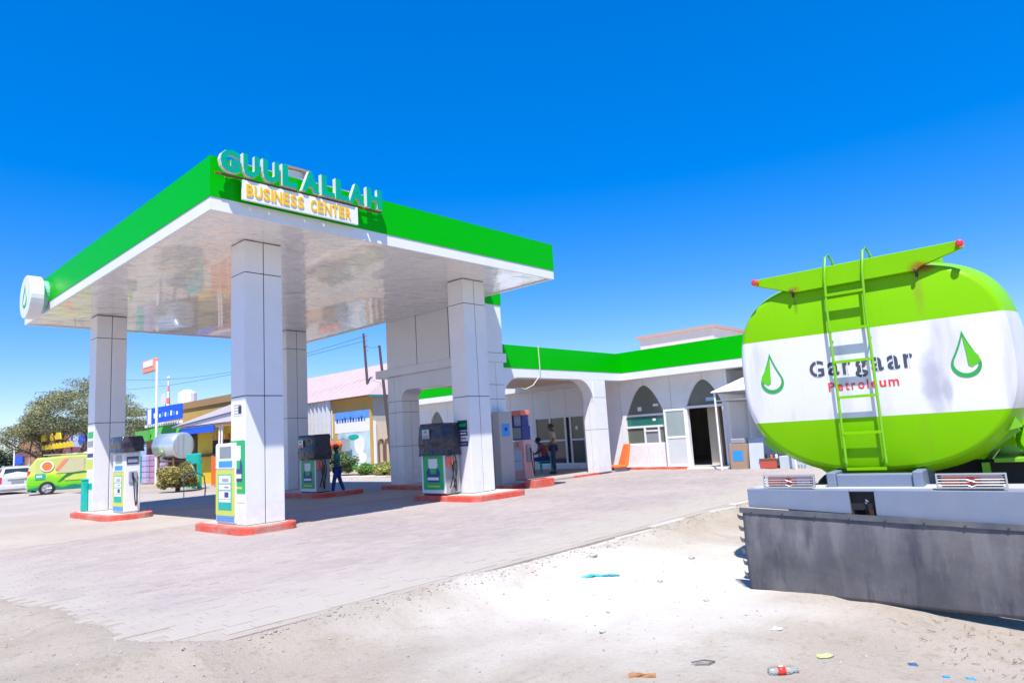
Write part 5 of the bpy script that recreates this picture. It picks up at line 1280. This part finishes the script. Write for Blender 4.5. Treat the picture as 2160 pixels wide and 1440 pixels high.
MB().ball((0,0,2.35), .12).build('tip', paper, ms)
# silver water tank on stand
t = thing('silver_water_tank', 'large silver horizontal cylinder tank on a dark stand beside the bush', 'water tank', (13.7, 36.2, 0))
va = Vector((13.7, 34.2, 0)).normalized(); ax = Vector((.75, -.55, 0)).normalized(); c0 = Vector((0,0,2.0)); ax = Vector((.30,-.95,0)).normalized()
MB().tube([c0-ax*.85, c0-ax*.8, c0+ax*.7, c0+ax*.74], [.45,.66,.66,.60], 28).build('tank', chrome if 0 else mat('tank_silver', (.62,.68,.72), .25, metal=.6, var=.12), t, smooth=True)
MB().tube([c0+ax*.742, c0+ax*.76], .58, 28).build('end_cap', mat('silver_end', (.5,.56,.62), .12, metal=.9), t)
for s_ in (-.6, .5):
    for q in (-.4, .4):
        p = c0+ax*s_+Vector((-ax.y, ax.x, 0))*q; MB().tube([(p.x,p.y,0),(p.x,p.y,1.5)], .05, 6).build('leg', wood, t)
MB().box(-.5,.4,-.6,.7,1.2,1.3).build('platform', wood, t)
# teal kiosk table set
t = thing('market_stall', 'teal and orange market stall with arched openings', 'stall', (13, 31.8, 0))
MB().box(12.9, 13.1, 31.4, 32.7, 1.05, 1.55).build('top_board', tealp, t, True, bevel=.05)
for y in (31.35, 31.95, 32.6): MB().box(12.92, 13.08, y, y+.12, 0, 1.1).build('post', tealp, t, True)
for y in (31.5, 32.1): MB().box(13.15, 13.2, y, y+.42, .55, 1.15).build('orange_panel', yel, t, True)
MB().box(12.9, 13.1, 31.3, 32.8, .48, .56).build('shelf', tealp, t, True)
MB().box(12.6, 12.9, 30.9, 31.5, .1, .5).build('crate', grn, t, True)
t = thing('orange_fence', 'orange red timber fence panel behind the stall', 'fence', (14.2, 32.0, 0))
for k in range(12): MB().box(14.2, 14.24, 30.0+k*.25, 30.22+k*.25, 0, 1.35+.05*(k % 2)).build('plank', orange if k % 4 else yel, t, True)
MB().box(14.26, 14.3, 30.0, 33.0, .9, 1.0).build('rail', wood, t, True)
t = thing('hose_stand', 'thin bent metal stand at the forecourt edge near the nearest pump', 'stand', (9.9, 23.5, 0))
MB().tube([(0,0,0),(.04,.02,.35),(-.02,.0,.75),(-.25,.2,.9),(-.5,.45,.88)], .022, 6).build('pipe', greyp, t); MB().tube([(-.5,.45,.88),(-.5,.45,.0)], .015, 6).build('pipe', greyp, t)
# barrels / bottles columns
for k, (y, mm, lab) in enumerate(((43.9, mat('lilac_plastic', (.42,.36,.58), .5), 'lilac stack of goods under the green awning, left'), (42.6, mat('mauve_plastic', (.40,.22,.34), .5), 'mauve stack of goods under the green awning, middle'), (41.4, MATS['lilac_plastic'], 'lilac stack of goods under the green awning, right'), (45.2, tealp, 'teal drum stack at the left end of the green awning shop'))):
    t = thing('goods_stack', lab, 'goods', (15.1, y, 0))
    for i in range(5): MB().tube([(0,0,.02+.33*i),(0,0,.30+.33*i),(0,0,.34+.33*i)], [.30,.30,.22], 12).build('drum', mm, t)
# light/flag pole
t = thing('sign_pole', 'tall pole with a small orange and white box sign at its top', 'sign pole', (14, 39.4, 0))
MB().tube([(14,39.4,0),(14,39.45,6.75)], .07, 8).build('pole', alum, t, True)
MB().box(13.9,14.1,39.5,41.45,6.25,6.95).build('box_sign', mat('salmon_sign', (.75,.28,.18), .5), t, True, bevel=.03); MB().box(13.88,13.895,39.8,41.2,6.55,6.88).build('sign_print', paper, t, True)

# far left: shops beyond the tree
t = thing('mural_wall', 'wall with busy brown and orange mural left of the yellow signs', 'wall', (21, 98, 0))
MB().box(21, 21.4, 84, 106, 0, 5.2).build('wall', mat('mural_brown', (.42,.20,.09), .8, var=.85, vs=1.6), t, True)
t = thing('yellow_shop_sign', 'two rows of bright yellow sign shapes on posts in front of the acacia', 'sign', (12.5, 52, 0))
for k in range(3): MB().prism([(0,0),(1.15,0),(1.3,.22),(.9,.46),(.2,.42)] if k != 1 else [(.2,0),(.7,0),(.8,.3),(.4,.45)], (12.4, 54.9-1.75*k, 3.05), (0,1,0), (0,0,1), (.08,0,0)).build('sign_figure', yel, t, True)
for k in range(9): MB().prism([(0,0),(.55,.02),(.62,.20+.05*(k % 3)),(.35,.36),(.05,.28)], (12.4, 55.3-.82*k, 2.45), (0,1,0), (0,0,1), (.08,0,0)).build('sign_figure', yel, t, True)
for y in (49.2, 52.6, 56.0): MB().tube([(12.5, y, 0), (12.5, y, 3.4)], .05, 6).build('post', mat('weathered_pole', (.09,.06,.06), .8), t, True)
for z in (2.42, 3.02): MB().box(12.48, 12.52, 48.7, 56.3, z, z+.05).build('rail', wood, t, True)
t = thing('blue_shop', 'pale blue and white shop fronts behind the acacia trunk', 'shop', (21, 78, 0))
MB().box(21, 24, 70, 84, 0, 4.4).build('wall', mat('pale_blue_wall', (.40,.52,.72), .7, var=.4, vs=.7), t, True)
MB().box(20.9, 20.98, 71, 80, 3.4, 4.2).build('sign_panel', blueb, t, True); MB().box(20.9, 20.98, 72, 81, 2.2, 3.0).build('sign_panel', paper, t, True)
t = thing('market_awning', 'low dark and pink awning with blue end behind the van', 'awning', (19.5, 86, 0))
MB().box(18.6, 20.6, 74, 95, 2.5, 2.95).build('canvas', mat('awning_maroon', (.25,.08,.10), .8, var=.5, vs=.6), t, True); MB().box(18.5, 18.6, 91, 95, 1.7, 2.6).build('end_panel', blueb, t, True)
for y in (75, 82, 89, 94.5): MB().tube([(18.7,y,0),(18.7,y,2.5)], .08, 6).build('post', galv, t, True)
t = thing('lamp_post', 'thin pale post before the dark bush at the far left', 'post', (17.6, 90.5, 0))
MB().tube([(17.6,90.5,0),(17.6,90.5,4.3)], .09, 6).build('shaft', paper, t, True); MB().box(17.4,17.8,90.2,90.8,4.3,4.42).build('head', galv, t, True)
# hills
m0 = MB(); n = 40; m_h = mat('orange_hill', (.50,.24,.13), .95, var=.35, vs=.02, bump=.3, bs=.3)
rows = 8; hv = []
for j in range(rows+1):
    for i in range(n+1):
        az = R(96-24*i/n); d = 300+j*28; h = 15.5*math.sin(j/rows*math.pi/2)*(0.72+.28*math.sin(i*.33+1)+.12*mn.noise((i*.5, j*.8, 0)))*max(.0, smooth01((n-i)/9))
        hv.append((d*math.cos(az), d*math.sin(az), -1+h))
m0.add(hv, [(j*(n+1)+i, j*(n+1)+i+1, (j+1)*(n+1)+i+1, (j+1)*(n+1)+i) for j in range(rows) for i in range(n)])
struct(m0.build('hills', m_h, smooth=True))

# ------------------------------------------------------------ vehicles
tyre = MATS['tyre_black']; alloy = mat('alloy', (.55,.55,.57), .3, metal=.6)
def wheelset(t, xs_, hw, r_):
    for x in xs_:
        for s_ in (-1, 1):
            y = s_*hw
            wh = MB().tube([(x, y-.1, r_), (x, y-.08, r_), (x, y+.08, r_), (x, y+.1, r_)], [r_*.9, r_, r_, r_*.9], 24).build('wheel', tyre, t)
            yy = y+s_*.101
            rim = MB().tube([(x, y-.102 if s_ < 0 else y+.06, r_), (x, y-.06 if s_ < 0 else y+.102, r_)], r_*.62, 20).build('rim', greyp, wh)
            for k in range(5):
                a = k*2*math.pi/5; MB().tube([(x, yy+s_*.004, r_), (x+r_*.6*math.cos(a), yy+s_*.004, r_+r_*.6*math.sin(a))], .03, 5).build('spoke', alloy, wh)
def loft(sections, name, m_, parent, bevel=.02):
    """sections: (x, [(y,z)...]) half profile mirrored; closed ends"""
    m0 = MB(); rings = []
    for x, P in sections:
        full = [(x, y, z) for y, z in P]+[(x, -y, z) for y, z in reversed(P)]
        rings.append(full)
    k = len(rings[0]); vs = [p for r_ in rings for p in r_]
    fs = [(i*k+j, i*k+(j+1) % k, (i+1)*k+(j+1) % k, (i+1)*k+j) for i in range(len(rings)-1) for j in range(k)]+[tuple(range(k-1, -1, -1)), tuple(range((len(rings)-1)*k, len(rings)*k))]
    m0.add(vs, fs); return m0.build(name, m_, parent, bevel=bevel)
def vmat():
    """printed wrap of the van: lime below, cream above, soft green waves (flat print)"""
    m = bpy.data.materials.new('van_wrap'); m.use_nodes = True; t = m.node_tree; L = t.links.new; p = t.nodes['Principled BSDF']; p.inputs['Roughness'].default_value = .25
    tc = t.nodes.new('ShaderNodeTexCoord'); sx_ = t.nodes.new('ShaderNodeSeparateXYZ'); L(tc.outputs['Object'], sx_.inputs[0])
    n = t.nodes.new('ShaderNodeTexNoise'); n.inputs['Scale'].default_value = 1.1; L(tc.outputs['Object'], n.inputs['Vector'])
    ma = t.nodes.new('ShaderNodeMath'); ma.operation = 'MULTIPLY_ADD'; L(n.outputs['Fac'], ma.inputs[0]); ma.inputs[1].default_value = .55; L(sx_.outputs['Z'], ma.inputs[2])
    cr = t.nodes.new('ShaderNodeValToRGB'); mr = t.nodes.new('ShaderNodeMapRange'); mr.inputs[1].default_value = .3; mr.inputs[2].default_value = 2.2; L(ma.outputs[0], mr.inputs[0]); L(mr.outputs[0], cr.inputs[0])
    e = cr.color_ramp.elements; e[0].position = .0; e[0].color = (.0,.25,.16,1); e[1].position = 1; e[1].color = (.42,.50,.10,1)
    for pos, c in ((.19,(.0,.26,.17,1)),(.21,(.12,.55,.01,1)),(.42,(.25,.62,.02,1)),(.52,(.60,.66,.06,1)),(.60,(.46,.48,.14,1))): q = e.new(pos); q.color = c
    L(cr.outputs[0], p.inputs['Base Color']); return m
vm = vmat()
van = thing('wrapped_van', 'green and cream wrapped minivan with fruit graphics parked left of the leftmost column', 'van', (10.3, 39.04, 0), rz=R(-15))
P = lambda w_, z0, z1, top, wt_: [(w_*.96, z0), (w_, z0+.25), (w_, z1), (wt_, top-.08), (wt_-.12, top), (0, top+.02)]
S_ = [(-2.1, P(.76, .35, .75, .95, .66)), (-2.05, P(.82, .28, .95, 1.35, .70)), (-1.75, P(.85, .25, 1.0, 1.78, .70)), (-.5, P(.85, .22, 1.0, 1.88, .70)), (.7, P(.85, .22, 1.0, 1.86, .70)), (1.25, P(.85, .25, 1.0, 1.55, .68)), (1.6, P(.85, .25, .98, 1.18, .70)), (2.0, P(.82, .28, .85, 1.02, .68)), (2.12, P(.74, .32, .70, .82, .60))]
loft(S_, 'body', vm, van, .03)
wheelset(van, (-1.3, 1.35), .80, .33)
def side_patch(pts, name, m_, parent, y=-.862, tilt=.15, th=-.01, z0=1.0):
    q = [(a, y+max(0, b-z0)*tilt, b) for a, b in pts]; k = len(q)
    return MB().add(q+[(x, yy+th, z) for x, yy, z in q], [tuple(range(k)), tuple(range(2*k-1, k-1, -1))]+[(i, i+k, (i+1) % k+k, (i+1) % k) for i in range(k)]).build(name, m_, parent)
side_patch([(.30,1.10),(.92,1.10),(.86,1.66),(.33,1.68)], 'side_window', glass, van, tilt=.17)
side_patch([(-.95,1.02),(-.1,1.02),(.18,1.06),(.18,1.7),(-.6,1.7)], 'window_film', mat('cream_film', (.46,.43,.24), .3), van, tilt=.17)
MB().prism([(.27*math.cos(i*.393), .27*math.sin(i*.393)) for i in range(16)], (-1.32, -.81, 1.38), (1,0,0), (0,.17,.98), (0,-.012,0)).build('fruit_ring', paper, van)
MB().prism([(.21*math.cos(i*.393), .21*math.sin(i*.393)) for i in range(16)], (-1.32, -.823, 1.38), (1,0,0), (0,.17,.98), (0,-.012,0)).build('fruit_graphic', orange, van)
side_patch([(-1.0,1.2),(-.65,1.68),(-.45,1.68),(-.85,1.15)], 'stripe_graphic', redp, van, tilt=.17, y=-.875)
side_patch([(-1.78,.78),(-1.38,.78),(-1.38,1.04),(-1.78,1.04)], 'teal_graphic', tealp, van, tilt=0)
side_patch([(-1.72,.86),(-1.5,.86),(-1.5,.96),(-1.72,.96)], 'teal_graphic', paper, van, tilt=0, y=-.873)
side_patch([(-.6,.66),(.3,.66),(.3,.95),(-.6,.92)], 'yellow_graphic', ylg, van, tilt=0)
side_patch([(-.9,.60),(-.2,.95),(.6,1.02),(.1,1.06),(-.5,1.0)], 'leaf_graphic', mat('deep_green', (.02,.18,.03), .4), van, tilt=0, y=-.864)
MB().box(-1.5, 1.0, -.66, -.62, 1.90, 1.93).build('roof_rail', mat('cream_rail', (.70,.72,.40), .4), van)
MB().box(-2.14, -2.04, -.7, .7, .35, .60).build('rear_bumper', mat('pale_grey_plastic', (.55,.60,.60), .4), van, bevel=.03)
MB().box(-2.09, -1.98, -.80, -.62, .95, 1.2).build('tail_lamp', redl, van, bevel=.02)
wp = mat('car_white_paint', (.62,.63,.68), .2, coat=.6, dust=.15)
def estate(label, loc, rz, m_):
    t = thing('parked_car', label, 'car', loc, rz=rz)
    P = lambda w_, z0, z1, top, wt_: [(w_*.95, z0), (w_, z0+.2), (w_, z1), (wt_, top-.06), (wt_-.12, top), (0, top+.015)]
    S_ = [(-2.15, P(.74,.38,.78,.92,.60)), (-2.1, P(.81,.28,.88,1.05,.66)), (-1.95, P(.83,.22,.92,1.40,.62)), (-1.5, P(.84,.2,.92,1.47,.62)), (.3, P(.84,.2,.92,1.49,.62)), (.95, P(.84,.2,.92,1.1,.66)), (1.6, P(.84,.22,.86,.98,.66)), (2.1, P(.76,.3,.66,.75,.60))]
    loft(S_, 'body', m_, t, .03)
    wheelset(t, (-1.3, 1.35), .78, .30)
    # rear window, plate and lamps on the back end (x = -2.1)
    MB().hexa([(-2.115,-.60,1.0),(-2.09,-.60,1.0),(-2.09,.60,1.0),(-2.115,.60,1.0),(-1.985,-.52,1.36),(-1.96,-.52,1.36),(-1.96,.52,1.36),(-1.985,.52,1.36)]).build('rear_window', glass, t)
    for s_ in (-1, 1):
        MB().box(-2.17, -2.08, s_*.72-.07, s_*.72+.07, .62, .95).build('tail_lamp', redl, t, bevel=.02)
        MB().add([(-1.7,s_*.80,1.0),(.6,s_*.80,1.0),(.2,s_*.655,1.38),(-1.6,s_*.655,1.38),(-1.7,s_*.815,1.0),(.6,s_*.815,1.0),(.2,s_*.67,1.38),(-1.6,s_*.67,1.38)], [(0,1,2,3),(7,6,5,4),(0,4,5,1),(1,5,6,2),(2,6,7,3),(3,7,4,0)]).build('side_window', glass, t)
    MB().box(-2.175, -2.155, -.26, .26, .62, .76).build('number_plate', greyp, t); MB().box(-2.18, -2.1, -.42, .42, .80, .84).build('chrome_strip', chrome, t)
    MB().box(-2.22, -2.1, -.8, .8, .30, .52).build('rear_bumper', m_, t, bevel=.04)
    for s_ in (-1, 1): MB().box(-1.7, .2, s_*.57-.015, s_*.57+.015, 1.49, 1.53).build('roof_rail', galv, t)
    return t
estate('white estate car seen from behind at the left edge beside the wrapped van', (8.85, 45.2, 0), R(82), wp)
c2 = estate('dark roofed car behind the white estate at the left edge', (7.6, 54.0, 0), R(62), mat('dark_blue_paint', (.03,.05,.12), .25, coat=.5))
